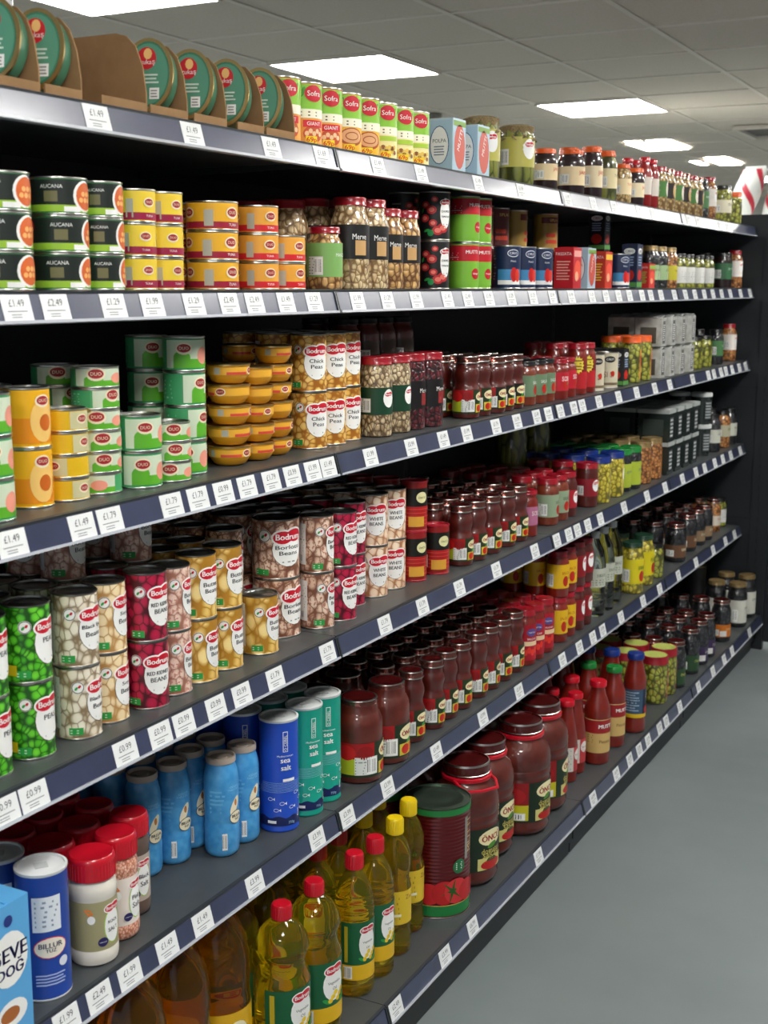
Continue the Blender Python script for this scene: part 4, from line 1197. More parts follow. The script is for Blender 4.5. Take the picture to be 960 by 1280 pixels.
def mutti_art(a, r, h):
    a.rect(-1.8 * r, 1.7 * r, h * .15, h * .42, C('#cfae6c'), .0004)
    a.rect(-1.8 * r, 1.7 * r, h * .39, h * .555, C('#9c1e22'), .0007)
    a.rect(-1.8 * r, 1.7 * r, h * .55, h * .558, C('#d8c48a'), .0009)
    a.text('MUTTI', .45 * r, h * .475, r * 1.15, WHITE, .0012, bold=.0006)
    a.text('Passata', .45 * r, h * .29, r * 1.0, C('#6a4a1c'), .0009)
    a.lines(-1.3 * r, -.5 * r, h * .27, h * .38, 4, C('#9a7a44'), .0008)
K('passata_bottle', 'passata_bottle', 'bottle', 'passata bottle, red cap, cream label', lambda: bottle('passata_bottle', PASP, PASTE2, REDPLA, .93, .64, mutti_art, ridged=False))
K('passata_bottle_green', 'passata_bottle', 'bottle', 'passata bottle, green cap', lambda: bottle('passata_bottle_green', PASP, PASTE2, GRNLID, .93, .64, mutti_art, ridged=False))
def napoli_art(a, r, h):
    a.rect(-1.8 * r, 1.6 * r, h * .24, h * .56, C('#3c5670'), .0004)
    a.rect(.2 * r, 1.6 * r, h * .24, h * .56, C('#16243c'), .0006)
    a.rect(-1.8 * r, 1.6 * r, h * .2, h * .25, C('#e0b81c'), .0006)
    a.lines(-1.5 * r, -.1 * r, h * .28, h * .54, 8, C('#9ab0c4'), .0009)
    a.ell(.7 * r, h * .3, r * .3, h * .05, C('#c8281e'), .001)
    a.text('NAPOLI', .7 * r, h * .5, r * .7, WHITE, .001, rot=1.3)
K('passata_bottle_blue', 'passata_bottle', 'bottle', 'passata bottle, navy cap and label', lambda: bottle('passata_bottle_blue', [(.84, 0), (.97, .02), (1, .05), (.96, .16), (.92, .19), (.96, .22), (.96, .58), (.97, .66), (.86, .74), (.7, .84), (.6, .9), (.6, .97)], PASTE2, BLULID, .925, .72, napoli_art, lr=.965, ridged=False))
K('red_bottle', 'sauce_bottle', 'bottle', 'thin red sauce bottle', lambda: bottle('red_bottle', [(.85, 0), (1, .03), (1, .7), (.8, .8), (.6, .86), (.6, .97)], REDLIQ, REDPLA, .9, .7, lambda a, r, h: a.rect(-.5 * r, 1.4 * r, h * .25, h * .6, C('#d8cfc4'), .0004), ridged=False))

# --- salt
def salt_tube(nm, body, sea=True, lid=None):
    r, h = SIZE[nm]
    b = M(); b.lathe([(0, .002), (r - .002, .002), (r - .001, 0), (r, .0015), (r, .004, body), (r - .0006, .005), (r - .0006, h - .006)], C('#dfe3e6') if not sea else body, 36)
    t = M(); t.lathe([(r - .0006, h - .006), (r + .0002, h - .005), (r + .0002, h - .001), (r - .001, h), (r - .004, h), (r - .005, h - .003), (r * .55, h - .004), (r * .5, h - .0025), (0, h - .0025)], lid or C('#cfd2d2', .35), 36)
    t.box(-r * .18, r * .3, -r * .25, r * .25, h - .0028, h - .0012, C('#b9bdbd'))
    l = M(); a = Art(l, cyl(r - .0004))
    if sea:
        a.rect(-.13 * r, .13 * r, h * .72, h * .9, WHITE, .0004); a.rect(-.1 * r, .1 * r, h * .725, h * .895, body, .0007)
        a.text('CEBEL', 0, h * .82, h * .1, WHITE, .001, rot=PI / 2); a.ring(0, h * .745, r * .07, r * .07, .0008, WHITE, .001)
        a.text('Mediterranean', 0, h * .685, r * .85, WHITE, .0008)
        a.text('sea', 0, h * .64, r * .5, WHITE, .0008, bold=.0004); a.text('salt', .03 * r, h * .58, r * .52, WHITE, .0008, bold=.0004)
        LT = mat('pale_print_lines', '#9fc4e0', .5)
        for k in range(7):
            a.rect((-1.6 + .05 * k) * r, (1.5 - .08 * k) * r, h * (.36 + .014 * k), h * (.3625 + .014 * k), LT, .0006)
        a.rect(-.15 * r, .5 * r, h * .455, h * .48, WHITE, .0009)
        for (s_, z) in ((-.8, .3), (-.2, .26), (.3, .22), (.9, .28), (-.5, .2), (.6, .34), (1.1, .2)):
            a.ring(s_ * r, h * z, r * .13, r * .09, .0008, WHITE, .0008, n=12)
            a.poly([((s_ + .13) * r, h * z), ((s_ + .24) * r, h * z + r * .08), ((s_ + .24) * r, h * z - r * .08)], WHITE, .0008)
        NV = C('#182458'); n = 36; c0 = len(l.v)
        for i in range(n + 1):
            s_ = (-PI + 2 * PI * i / n) * r
            l.v += [a.fn(s_, h * .055, .0005), a.fn(s_, h * (.135 + .012 * math.sin(i * 1.3)), .0005)]
        for i in range(n):
            l.face((c0 + 2 * i, c0 + 2 * i + 2, c0 + 2 * i + 3, c0 + 2 * i + 1), NV, True)
        a.rect(-.95 * r, -.5 * r, h * .08, h * .105, WHITE, .0009); a.text('750g', .3 * r, h * .08, r * .35, LT, .0009)
        a.rect(.78 * r, .82 * r, h * .11, h * .17, WHITE, .0011); a.ring(.8 * r, h * .175, r * .05, r * .05, .0008, WHITE, .0011)
        a.poly([(.66 * r, h * .13), (.8 * r, h * .11), (.94 * r, h * .13), (.8 * r, h * .118)], WHITE, .0012)
    else:
        a.rect(-.55 * r, .55 * r, h * .55, h * .82, C('#dfe4ea'), .0005)
        a.lines(-.45 * r, .45 * r, h * .58, h * .8, 6, C('#8a96a8'), .0008)
        a.ell(.1 * r, h * .42, r * .66, h * .085, C('#c8283a'), .0006); a.ell(.1 * r, h * .42, r * .62, h * .078, C('#ece3d2'), .0009)
        a.text('BILLUR', .1 * r, h * .44, r * .9, C('#232a4a'), .0013, bold=.0003); a.text('TUZ', .1 * r, h * .4, r * .4, C('#232a4a'), .0013, bold=.0003)
        a.ell(.6 * r, h * .29, r * .2, r * .2, C('#d8dce6'), .0009)
        a.lines(-.5 * r, .7 * r, h * .12, h * .22, 4, C('#a8b8e6'), .0008)
    return [('tube_body', b, []), ('tube_lid', t, []), ('printed_label', l, [])]
BLUE1 = C('#1c48b4', .4, .2)
K('sea_salt_blue', 'salt_tube', 'salt tube', 'royal blue sea salt tube', lambda: salt_tube('sea_salt_blue', BLUE1))
K('sea_salt_green', 'salt_tube', 'salt tube', 'teal green sea salt tube', lambda: salt_tube('sea_salt_green', C('#0f9480', .4, .2)))
K('salt_tube_dark', 'salt_tube', 'salt tube', 'dark blue salt tube, white lid', lambda: salt_tube('salt_tube_dark', C('#1d3f92', .4, .2), sea=False, lid=C('#d9dbdc', .3)))
def salt_bottle():
    r, h = SIZE['salt_bottle']
    BL = mat('pale_blue_salt_wrap', '#2f86c8', .35, coat=.4, noise=(60, .25, '#58a8dc'))
    b = M(); b.lathe([(0, .002), (r * .8, 0), (r * .93, .004), (r, .012), (r, h * .30), (r * .965, h * .33), (r * .965, h * .36), (r, h * .39), (r, h * .78), (r * .96, h * .83), (r * .86, h * .90), (r * .80, h * .925), (r * .80, h * .94)], BL, 36)
    t = M(); t.lathe([(r * .80, h * .935), (r * .86, h * .945), (r * .86, h * .99), (r * .83, h), (r * .76, h), (r * .72, h - .006), (r * .4, h - .006), (r * .35, h - .003), (0, h - .003)], mat('beige_plastic_lid', '#b3a598', .45), 36)
    l = M(); a = Art(l, cyl(r + .0002))
    a.ell(.35 * r, h * .52, r * .24, h * .1, CREAM, .0004, rot=-.5); a.ell(.4 * r, h * .55, r * .1, h * .035, C('#b8743c'), .0007)
    a.ell(.45 * r, h * .4, r * .5, h * .068, C('#2a2a32'), .0008); a.ell(.45 * r, h * .4, r * .47, h * .062, CREAM, .0011)
    a.text('BILLUR', .45 * r, h * .415, r * .7, C('#22222a'), .0015, bold=.0003); a.text('TUZ', .45 * r, h * .38, r * .34, C('#22222a'), .0015, bold=.0003)
    a.text('IODIZED\nTABLE SALT', .3 * r, h * .7, r * .9, C('#8ac4e8'), .0005)
    a.barcode(-.5 * r, -.2 * r, h * .08, h * .25)
    a.lines(-1.2 * r, -.3 * r, h * .45, h * .7, 6, C('#6ab4e2'), .0005)
    return [('bottle_body', b, []), ('bottle_lid', t, []), ('printed_label', l, [])]
K('salt_bottle', 'salt_bottle', 'salt bottle', 'sky blue table salt bottle', salt_bottle)
def shaker(nm, body, lbl, lines_):
    r, h = SIZE[nm]
    b = M(); b.lathe([(0, .002), (r * .85, 0), (r * .96, .003), (r, .01), (r, h * .14), (r * .97, h * .15), (r * .97, h * .62), (r, h * .64), (r, h * .7), (r * .95, h * .75), (r * .82, h * .79), (r * .82, h * .82)], body, 36)
    t = M(); q = r * .97
    t.lathe([(q * .96, h * .79), (q, h * .795), (q, h * .96), (q * .97, h * .985), (q * .9, h), (q * .82, h - .001), (0, h - .003)], REDPLA, 40)
    for i in range(40):
        an = 2 * PI * i / 40; t.box(q * math.cos(an) - .0007, q * math.cos(an) + .0007, q * math.sin(an) - .0007, q * math.sin(an) + .0007, h * .80, h * .95, REDPLA)
    l = M(); a = Art(l, cyl(r * .97 + .0005))
    a.rect(-2.6 * r, 2.2 * r, h * .15, h * .61, lbl, .0003)
    a.ell(.65 * r, h * .36, r * .45, h * .17, LIME, .0005); a.ell(.65 * r, h * .36, r * .41, h * .16, WHITE, .0008)
    brand(a, .65 * r, h * .53, r * .75, .0011)
    for i, tx in enumerate(lines_):
        a.text(tx, .65 * r, h * (.4 - .075 * i), r * .13 * len(tx), C('#22222e'), .0013, bold=.0002)
    a.ell(.15 * r, h * .23, r * .22, r * .2, C('#26205a'), .0013)
    a.text('UNREFINED', .15 * r, h * .23, r * .3, WHITE, .0017)
    a.ell(-.3 * r, h * .45, r * .16, h * .04, WHITE, .0008)
    a.poly([(-.6 * r, h * .55), (-.35 * r, h * .55), (-.2 * r, h * .5), (-.4 * r, h * .49)], ORG, .0008)
    return [('shaker_body', b, []), ('shaker_lid', t, []), ('paper_label', l, [])]
PINKS = beans('pink_rock_salt', '#d99a80', '#f0c4b0', '#b06a50', 260, .06, coat=.6)
K('salt_shaker', 'salt_shaker', 'salt shaker', 'white salt shaker, red lid', lambda: shaker('salt_shaker', mat('white_salt_in_plastic', '#ded8cc', .5, coat=.7), C('#a09a72'), ['ROCK', 'SALT']))
K('pink_salt_shaker', 'salt_shaker', 'salt shaker', 'pink salt shaker, red lid', lambda: shaker('pink_salt_shaker', PINKS, C('#e8dcd4'), ['Pink', 'Salt']))
K('pepper_shaker', 'salt_shaker', 'salt shaker', 'grey brown shaker, red lid', lambda: shaker('pepper_shaker', mat('ground_pepper_in_plastic', '#5c4a40', .5, coat=.7), C('#b8a89c'), ['Black', 'Salt']))
def milk_art(ax, ay, wx, wy, h):
    for a, w_ in ((ax, wy), (ay, wx)):
        a.ell(0, h * .6, w_ * .42, h * .2, WHITE, .0004)
        a.text('ŞEVE', 0, h * .63, w_ * .8, C('#23337a'), .0008, bold=.0008)
        a.text('DOĞ', 0, h * .53, w_ * .6, C('#23337a'), .0008, bold=.0008)
        a.ell(0, h * .2, w_ * .35, h * .1, WHITE, .0004); a.ell(-w_ * .05, h * .2, w_ * .22, h * .055, C('#a8622c'), .0007)
        a.ell(0, h * .88, w_ * .1, w_ * .1, C('#23337a'), .0008)
K('milk_carton', 'salt_packet', 'packet', 'light blue paper packet, navy lettering', lambda: box_parts(.07, .088, sz('milk_carton')[1], C('#5ba6dc'), milk_art))

# --- big containers
def catering_art(a, r, h):
    GR = C('#1f7a3c')
    a.rect(-PI * r, PI * r, h * .02, h * .115, GR, .0006); a.rect(-PI * r, PI * r, h * .115, h * .122, C('#d8b85a'), .0008)
    a.rect(-PI * r, PI * r, h * .93, h * .985, GR, .0006)
    for (s_, z, w_, c) in ((-.85, .17, .3, '#b3181c'), (-.45, .2, .34, '#c4262a'), (0, .18, .38, '#b81c20'), (.4, .24, .4, '#cc3034'), (.8, .2, .34, '#b81c20'), (1.2, .23, .3, '#a8161a')):
        for k in range(1):
            zz = h * .126 + r * w_ * .98
            a.ell(s_ * r, zz, r * w_, r * w_ * .98, C(c), .0012 + .0002 * int(s_ * 10 + 9) / 3, rings=3)
    for k in range(6):
        an = 2 * PI * k / 6 + .3
        c = (.25 * r, h * .25)
        a.poly([(c[0] + .004 * math.cos(an + 1.57), c[1] + .004 * math.sin(an + 1.57)), (c[0] + .034 * math.cos(an), c[1] + .034 * math.sin(an)), (c[0] - .004 * math.cos(an + 1.57), c[1] - .004 * math.sin(an + 1.57))], C('#2c5a20'), .0035)
    a.ell(.48 * r, h * .46, r * .22, r * .22, C('#1d6a3a'), .0012); a.lines(.36 * r, .6 * r, h * .43, h * .5, 4, WHITE, .0015)
    a.rect(.72 * r, .86 * r, h * .5, h * .88, C('#8e8e88'), .0008)
    a.text('MUTTI', .95 * r, h * .7, h * .3, C('#c8a46a'), .0012, rot=PI / 2)
K('catering_tin', 'catering_tin', 'tin', 'huge ribbed tomato tin, green bands', lambda: tin_parts(*sz('catering_tin'), mat('dark_red_lacquer', '#5e0f14', .3, .3, coat=.5), catering_art, lid=mat('olive_grey_lid', '#5a6a5c', .3, .8), rim=SILVER, ribs=26, seg=64))
K('black_catering_tin', 'catering_tin', 'tin', 'tall black tin, gold lid', lambda: tin_parts(*sz('black_catering_tin'), C('#1a1a1a'), None, lid=GOLD, rim=GOLD))
def handle_jar(nm, handle=True):
    r, h = SIZE[nm]
    b = M()
    pr = [(0, .004), (.72, 0), (.90, .015), (.98, .05), (1, .08), (.97, .115), (1, .135), (1, .50), (.975, .515), (.975, .53), (1, .545), (1, .58), (.975, .595), (1, .615), (1, .67), (.97, .73), (.88, .79), (.74, .83), (.68, .86), (.68, .93)]
    b.lathe([(a * (r if i else 1), z * h if i else z) for i, (a, z) in enumerate(pr)] + [(0, .93 * h)], BIGPASTE, 44)
    t = M(); q = r * .71
    t.lathe([(q * .97, h * .90), (q * 1.02, h * .905), (q * 1.03, h * .915, SILVER), (q, h * .92, MAROON), (q, h * .975), (q * .99, h * .985, SILVER), (q * .97, h, ), (q * .94, h, MAROON), (q * .92, h - .004), (0, h - .004)], MAROON, 44)
    c = M(); c.lathe([(r * .68, h * .862), (r * .76, h * .865), (r * .77, h * .892), (r * .70, h * .90)], REDPLA, 44)
    hd = M(); q = r * .76; z = h * .875
    hd.tube([(q * .5, -q * .80, z), (q * .9, -q * .82, z - .004), (q * 1.35, -q * .66, z - .012), (q * 1.42, 0, z - .014), (q * 1.35, q * .66, z - .012), (q * .9, q * .82, z - .004), (q * .5, q * .80, z)], .0045, REDPLA, 8)
    l = M(); a = Art(l, cyl(r + .0004))
    z0, z1 = .14, .5; d = z1 - z0
    a.rect(-2.9 * r, 2.4 * r, h * z0, h * z1, C('#1a2c1c'), .0003)
    a.rect(-2.2 * r, -.35 * r, h * (z0 + d * .42), h * z1, C('#8e1216'), .0005)
    a.ell(-1.5 * r, h * (z0 + d * .68), r * .42, h * d * .22, C('#c01c1e'), .0008); a.ell(-.8 * r, h * (z0 + d * .66), r * .36, h * d * .2, C('#a8161a'), .0009)
    leaf(a, -1.1 * r, h * (z0 + d * .9), r * .4, 1.0)
    a.rect(-2.1 * r, -.35 * r, h * (z0 + d * .05), h * (z0 + d * .44), C('#c6bd1e'), .0007)
    nutrition(a, -1.9 * r, -.45 * r, h * (z0 + d * .06), h * (z0 + d * .24))
    a.ell(.42 * r, h * (z0 + d * .76), r * .5, h * d * .19, C('#efe6b4'), .0008); a.text('ÖNCÜ', .42 * r, h * (z0 + d * .77), r * .78, C('#9c1620'), .0013, bold=.0008)
    leaf(a, .42 * r, h * (z0 + d * .58), r * .4, .3, C('#4f8a2a'))
    a.text('domates', .42 * r, h * (z0 + d * .46), r * .8, C('#d9c96a'), .001); a.text('salçası', .42 * r, h * (z0 + d * .36), r * .7, C('#d9c96a'), .001)
    a.rect(-.1 * r, 1.0 * r, h * (z0 + d * .02), h * (z0 + d * .3), C('#cfc87a'), .0006)
    a.ell(.42 * r, h * (z0 + d * .13), r * .42, h * d * .12, C('#b81c18'), .0009)
    for k in range(5):
        leaf(a, (.42 + .08 * (k - 2)) * r, h * (z0 + d * .25), r * .16, .4 * k + .8, C('#2c4a1c'))
    return [('filled_jar', b, []), ('jar_lid', t, []), ('collar', c, [('carrying_handle', hd)] if handle else []), ('paper_label', l, [])]
K('handle_jar', 'paste_jar', 'jar', 'huge paste jar with red handle', lambda: handle_jar('handle_jar'))
K('handle_jar_large', 'paste_jar', 'jar', 'widest paste jar, red collar', lambda: handle_jar('handle_jar_large', False))
K('collar_jar', 'paste_jar', 'jar', 'huge paste jar, red collar', lambda: handle_jar('collar_jar', False))
def clear_pack():
    r, h = SIZE['clear_pack']
    b = M(); b.prism([(-.05, -.03), (.05, -.03), (.05, .03), (-.05, .03)], 'z', 0, h * .9, mat('cloudy_film', '#e6e8e4', .2, trans=.08, coat=.6, noise=(40, .3, '#b4b2aa')))
    t = M(); g = random.Random(5)
    for i in range(7):
        x = -.05 + i * .1 / 6
        t.v += [(x, -.026, h * .9), (x, g.uniform(-.01, .01), h * (.97 + .03 * g.random())), (x, .026, h * .9)]
    for i in range(6):
        for j in (0, 1):
            t.face((3 * i + j, 3 * i + 3 + j, 3 * i + 4 + j, 3 * i + 1 + j), mat('film_fold', '#d8dad8', .15, trans=.3, coat=.6))
    l = M(); a = Art(l, face_x(.05)); a.rect(-.014, .014, .01, h * .8, C('#2a2a2a'), .0004); a.lines(-.01, .01, .02, h * .7, 8, WHITE, .0007)
    a = Art(l, face_my(-.03)); a.rect(-.03, .03, .01, h * .6, C('#5a564e'), .0004)
    return [('film_pack', b, []), ('folded_top', t, []), ('printed_label', l, [])]
K('clear_pack', 'film_pack', 'packet', 'clear film wrapped pack', clear_pack)
def clear_tub():
    r, h = SIZE['clear_tub']
    b = M(); b.prism([(-.06, -.042), (.06, -.042), (.06, .042), (-.06, .042)], 'z', 0, h * .88, mat('smoky_plastic', '#2a3230', .15, coat=1))
    t = M(); t.box(-.063, .063, -.045, .045, h * .88, h, mat('milky_lid', '#a8adab', .4)); t.box(-.055, .055, -.038, .038, h, h + .0015, mat('milky_lid', '#a8adab', .4))
    l = M(); a = Art(l, face_x(.06)); a.rect(-.022, .022, h * .12, h * .75, C('#1c2220'), .0004)
    for k in range(5):
        a.rect(-.018, .018, h * (.16 + .12 * k), h * (.22 + .12 * k), C('#c8cccc'), .0007)
    a = Art(l, face_my(-.042)); a.rect(-.04, .04, h * .2, h * .7, C('#39413e'), .0004)
    return [('tub_body', b, []), ('tub_lid', t, []), ('printed_label', l, [])]
K('clear_tub', 'plastic_tub', 'tub', 'smoky plastic tub, pale lid', clear_tub)
def round_tub():
    r, h = SIZE['round_tub']
    b = M(); b.lathe([(0, .001), (r * .82, 0), (r * .84, .004), (r * .95, h * .88)], mat('smoky_plastic', '#2a3230', .15, coat=1), 28)
    t = M(); t.lathe([(r * .95, h * .87), (r, h * .88), (r, h * .97), (r - .003, h - .001), (r * .8, h - .003), (0, h - .003)], WHTLID, 28)
    l = M(); a = Art(l, cyl(r * .93)); a.rect(-.3 * r, .5 * r, h * .15, h * .75, C('#20282a'), .003)
    for k in range(6):
        a.rect(-.2 * r, .4 * r, h * (.2 + .09 * k), h * (.25 + .09 * k), C('#9aa0a0'), .0035)
    return [('tub_body', b, []), ('tub_lid', t, []), ('printed_label', l, [])]
K('round_tub', 'plastic_tub', 'tub', 'round tapered tub, white lid', round_tub)

# ------------------------------------------------------------------ scene helpers
def link(name, m, parent=None, label=None, kind=None, loc=None):
    me = m if isinstance(m, bpy.types.Mesh) else m.mesh(name)
    o = bpy.data.objects.new(name, me)
    COL.objects.link(o)
    if parent is not None:
        o.parent = parent
    if loc:
        o.location = loc
    if label:
        o['label'] = label
    if kind:
        o['kind'] = kind
    return o
def thing(name, label, cat, loc=(0, 0, 0), rz=0, group=None):
    o = bpy.data.objects.new(name, None)
    o.empty_display_size = .05
    COL.objects.link(o)
    o.location = loc; o.rotation_euler = (0, 0, rz)
    o['label'] = label; o['category'] = cat
    if group:
        o['group'] = group
    return o
def struct(name, m, label=None):
    o = link(name, m, kind='structure')
    if label:
        o['label'] = label
    return o

LIP = {'A': 1.9477, 'B': 1.6752, 'C': 1.3499, 'D': .9682, 'E': .5829, 'F': .1677}     # top of the price rail
FRONT = {k: -1.292 for k in 'ABCDE'}; FRONT['F'] = -1.172
JOINT = [-.281, .969, 2.219, 3.469, 4.719, 5.969]
SHELFNAME = {'A': 'top shelf', 'B': 'second shelf', 'C': 'third shelf', 'D': 'fourth shelf', 'E': 'fifth shelf', 'F': 'bottom shelf'}
BAYNAME = ['', 'nearest', 'second', 'third', 'farthest']
BACK = -1.765
ORD = ['first', 'second', 'third', 'fourth', 'fifth', 'sixth', 'seventh', 'eighth', 'ninth', 'tenth', 'eleventh', 'twelfth']

# ------------------------------------------------------------------ room
FLOOR = mat('grey_painted_floor', '#6a7274', .32, noise=(1.6, .35, '#7b8384'), coat=.15)
nt = FLOOR.node_tree
nz = nt.nodes.new('ShaderNodeTexNoise'); nz.inputs['Scale'].default_value = 3.5; nz.inputs['Detail'].default_value = 8
tc = nt.nodes.new('ShaderNodeTexCoord'); rp = nt.nodes.new('ShaderNodeMapRange')
rp.inputs['To Min'].default_value = .28; rp.inputs['To Max'].default_value = .6
nt.links.new(tc.outputs['Object'], nz.inputs['Vector']); nt.links.new(nz.outputs[0], rp.inputs['Value'])
nt.links.new(rp.outputs[0], nt.nodes['Principled BSDF'].inputs['Roughness'])
WALL = mat('pale_wall_paint', '#dcddd8', .8)
TILE = mat('ceiling_tile', '#e6ddd0', .95, noise=(90, .3, '#d8cfc2'))
TEE = mat('ceiling_grid_paint', '#e9e2d7', .6)
X0, X1, Y0, Y1 = -7.55, 1.75, -2.05, 15.35
m = M(); m.box(X0, X1, Y0, Y1, -.1, 0, FLOOR); struct('floor', m)
m = M(); m.box(X0, X1, Y0, Y1, CEIL, CEIL + .1, TILE); struct('ceiling', m)
m = M()
x = -7.55
while x < X1 + .01:
    m.box(x - .012, x + .012, Y0, Y1, CEIL - .006, CEIL, TEE); x += .6
y = -2.05
while y < Y1:
    m.box(X0, X1, y - .012, y + .012, CEIL - .005, CEIL, TEE); y += .6
struct('trim_1', m)
for nm, b in (('wall_left', (X0 - .1, X0, Y0, Y1)), ('dimming_wall_right', (X1, X1 + .1, Y0, Y1)), ('wall_far', (X0, X1, Y1, Y1 + .1))):
    m = M(); m.box(*b, 0, CEIL, WALL if nm != 'dimming_wall_right' else mat('reflection_dimming_grey', '#6c6e70', .7)); struct(nm, m)  # unseen right wall, set near and dark to dim reflections on the jars
LIGHT = mat('lit_panel', '#fffdf8', .5, emit=LAMP)
def lamp(x, y, sx, sy, label, group=None):
    t = thing('ceiling_light', label, 'light', (x, y, CEIL), 0, group)
    f = M()
    for b in ((-sx, sx, -sy, -sy + .012), (-sx, sx, sy - .012, sy), (-sx, -sx + .012, -sy + .012, sy - .012), (sx - .012, sx, -sy + .012, sy - .012)):
        f.box(*b, -.014, -.0055, TEE)
    link('light_frame', f, t)
    d = M(); d.box(-sx + .012, sx - .012, -sy + .012, sy - .012, -.011, -.006, LIGHT)
    link('light_diffuser', d, t)
lamp(-3.05, 3.65, .3, .3, 'bright square ceiling panel cut off by the top left edge')
lamp(-3.05, 5.45, .3, .3, 'large bright square ceiling panel above the green and red tins')
lamp(-2.45, 7.25, .3, .3, 'bright ceiling panel above the dark jam jars')
lamp(-2.74, 9.35, .17, .3, 'small far ceiling light right of the second bright panel')
lamp(-2.60, 10.75, .1, .3, 'farthest ceiling light, right one of the pair')
lamp(-2.80, 10.75, .05, .2, 'farthest ceiling light, small left one of the pair')
for y in (-1.15, .65, 2.45, 4.25, 6.05, 7.85, 9.65):
    lamp(-.05, y, .3, .3, 'square ceiling light in the row over the aisle, outside the photo', 'aisle ceiling lights')
for x, y in ((-4.85, 1.85), (-4.85, 5.45), (-4.85, 9.05), (-6.05, 12.65), (-2.45, 12.65), (1.15, 12.65)):
    lamp(x, y, .3, .3, 'square ceiling light over the neighbouring aisle, outside the photo', 'neighbouring aisle ceiling lights')
t = thing('smoke_detector', 'round grey detector on the ceiling left of the second light panel', 'detector', (-3.45, 7.1, CEIL))
m = M(); m.lathe([(0, -.045), (.035, -.043), (.05, -.03), (.055, -.006), (0, -.0055)], C('#8a8680', .6), 24); link('detector_body', m, t)
m = M(); m.lathe([(0, -.052), (.018, -.05), (.02, -.044), (0, -.0435)], C('#5a5652', .6), 16); link('detector_vent', m, t)
t = thing('ceiling_vent', 'grey square vent in the ceiling at the far right', 'vent', (-1.55, 8.75, CEIL))
m = M()
for b in ((-.45, .45, -.3, -.27), (-.45, .45, .27, .3), (-.45, -.42, -.27, .27), (.42, .45, -.27, .27)):
    m.box(*b, -.03, -.0065, TEE)
link('vent_frame', m, t)
m = M(); m.box(-.42, .42, -.27, .27, -.012, -.0065, C('#5e5c58', .7)); link('vent_grille', m, t)

# ------------------------------------------------------------------ shelving
DECK = mat('grey_steel_deck', '#4e5254', .38, .25, noise=(25, .4, '#45494b'))
STEEL = mat('charcoal_steel', '#262a2e', .42, .2)
BACKP = mat('black_back_panel', '#1d2024', .6)
RIM = mat('dark_rail_edge', '#30353a', .3, .2)
INS = mat('navy_rail_insert', '#2a2f4a', .3, coat=1, noise=(14, .3, '#383f5c'))
INS.node_tree.nodes['Principled BSDF'].inputs['Coat Roughness'].default_value = .2
INS.node_tree.nodes['Principled BSDF'].inputs['Coat IOR'].default_value = 1.6
CLEARLIP = mat('pale_rail_lip', '#b4b8c0', .25, coat=.5)
TAGW = mat('white_price_paper', '#e6e8e8', .4, coat=.5)
TAGT = mat('grey_price_ink', '#4a4e52', .5)
AX, AZ = .011, .040
LN = math.hypot(AX, AZ); UX, UZ = -AX / LN, AZ / LN; NX, NZ = AZ / LN, AX / LN
def railpt(k, t, o):                              # t up from the rail centre, o outwards
    return FRONT[k] + AX / 2 + t * UX + o * NX, LIP[k] - AZ / 2 + t * UZ + o * NZ

kick = []
for k in 'ABCDEF':
    zd = LIP[k] + .004
    for b in range(1, 5):
        ya, yb = JOINT[b] + .001, JOINT[b + 1] - .001
        t = thing('shelf_board', '%s board of the %s bay, grey steel with navy price rail' % (SHELFNAME[k], BAYNAME[b]), 'shelf', (0, 0, 0))
        xf = FRONT[k]
        m = M(); m.box(BACK + .004, xf - .004, ya, yb, zd - .028, zd, DECK); link('deck', m, t)
        m = M()                                   # folded front edge
        m.prism([(xf - .004, zd + .0015), (xf + .001, zd), (xf + .001, zd - .006), (xf + .006, zd - .036), (xf - .004, zd - .036)], 'y', ya, yb, RIM)
        link('front_edge', m, t)
        m = M()
        P = [railpt(k, a, o) for a, o in ((LN / 2 - .001, 0), (LN / 2 - .001, .0022), (-LN / 2 + .003, .0022), (-LN / 2 + .003, 0))]
        m.prism(P, 'y', ya + .006, yb - .006, INS)
        rail = link('price_rail', m, t)
        m = M()
        P = [railpt(k, a, o) for a, o in ((-LN / 2 + .003, -.001), (-LN / 2 + .003, .006), (-LN / 2 - .0015, .006), (-LN / 2 - .0015, -.001))]
        m.prism(P, 'y', ya + .004, yb - .004, CLEARLIP)
        link('rail_lip', m, rail)
        for yy in (ya, yb - .005):
            m = M()
            P = [railpt(k, a, o) for a, o in ((LN / 2, 0), (LN / 2, .004), (-LN / 2, .0045), (-LN / 2, 0))]
            m.prism(P, 'y', yy, yy + .005, RIM)
            link('rail_end_cap', m, rail)
        if k != 'F':
            for yy in (ya + .002, yb - .005):
                m = M(); m.prism([(BACK + .004, zd - .028), (xf - .03, zd - .028), (xf - .03, zd - .036), (BACK + .004, zd - .045)], 'y', yy, yy + .003, STEEL)
                link('bracket', m, t)
        if k == 'F':
            m = M(); m.box(-1.215, -1.195, ya + .004, yb - .004, .045, zd - .034, STEEL); m.box(-1.223, -1.215, ya + .002, yb - .002, 0, zd - .028, STEEL); m.box(-1.215, -1.205, ya + .004, yb - .004, 0, .040, STEEL)
            link('kick_plate', m, t)
t = thing('shelving_frame', 'long black shelving frame with back panels, slotted posts and kick plates', 'shelving')
for b in range(1, 5):
    m = M(); m.box(BACK - .02, BACK, JOINT[b] + .018, JOINT[b + 1] - .018, .02, 1.99, BACKP); link('back_panel', m, t)
for b in range(1, 6):
    m = M(); m.box(BACK - .045, BACK - .001, JOINT[b] - .02, JOINT[b] + .02, 0, 2.0, STEEL)
    po = link('post', m, t)
    m = M()
    for i in range(38):
        z = .06 + i * .05
        m.box(BACK - .001, BACK + .0003, JOINT[b] - .004, JOINT[b] + .004, z, z + .02, BLACK)
    link('slots', m, po)

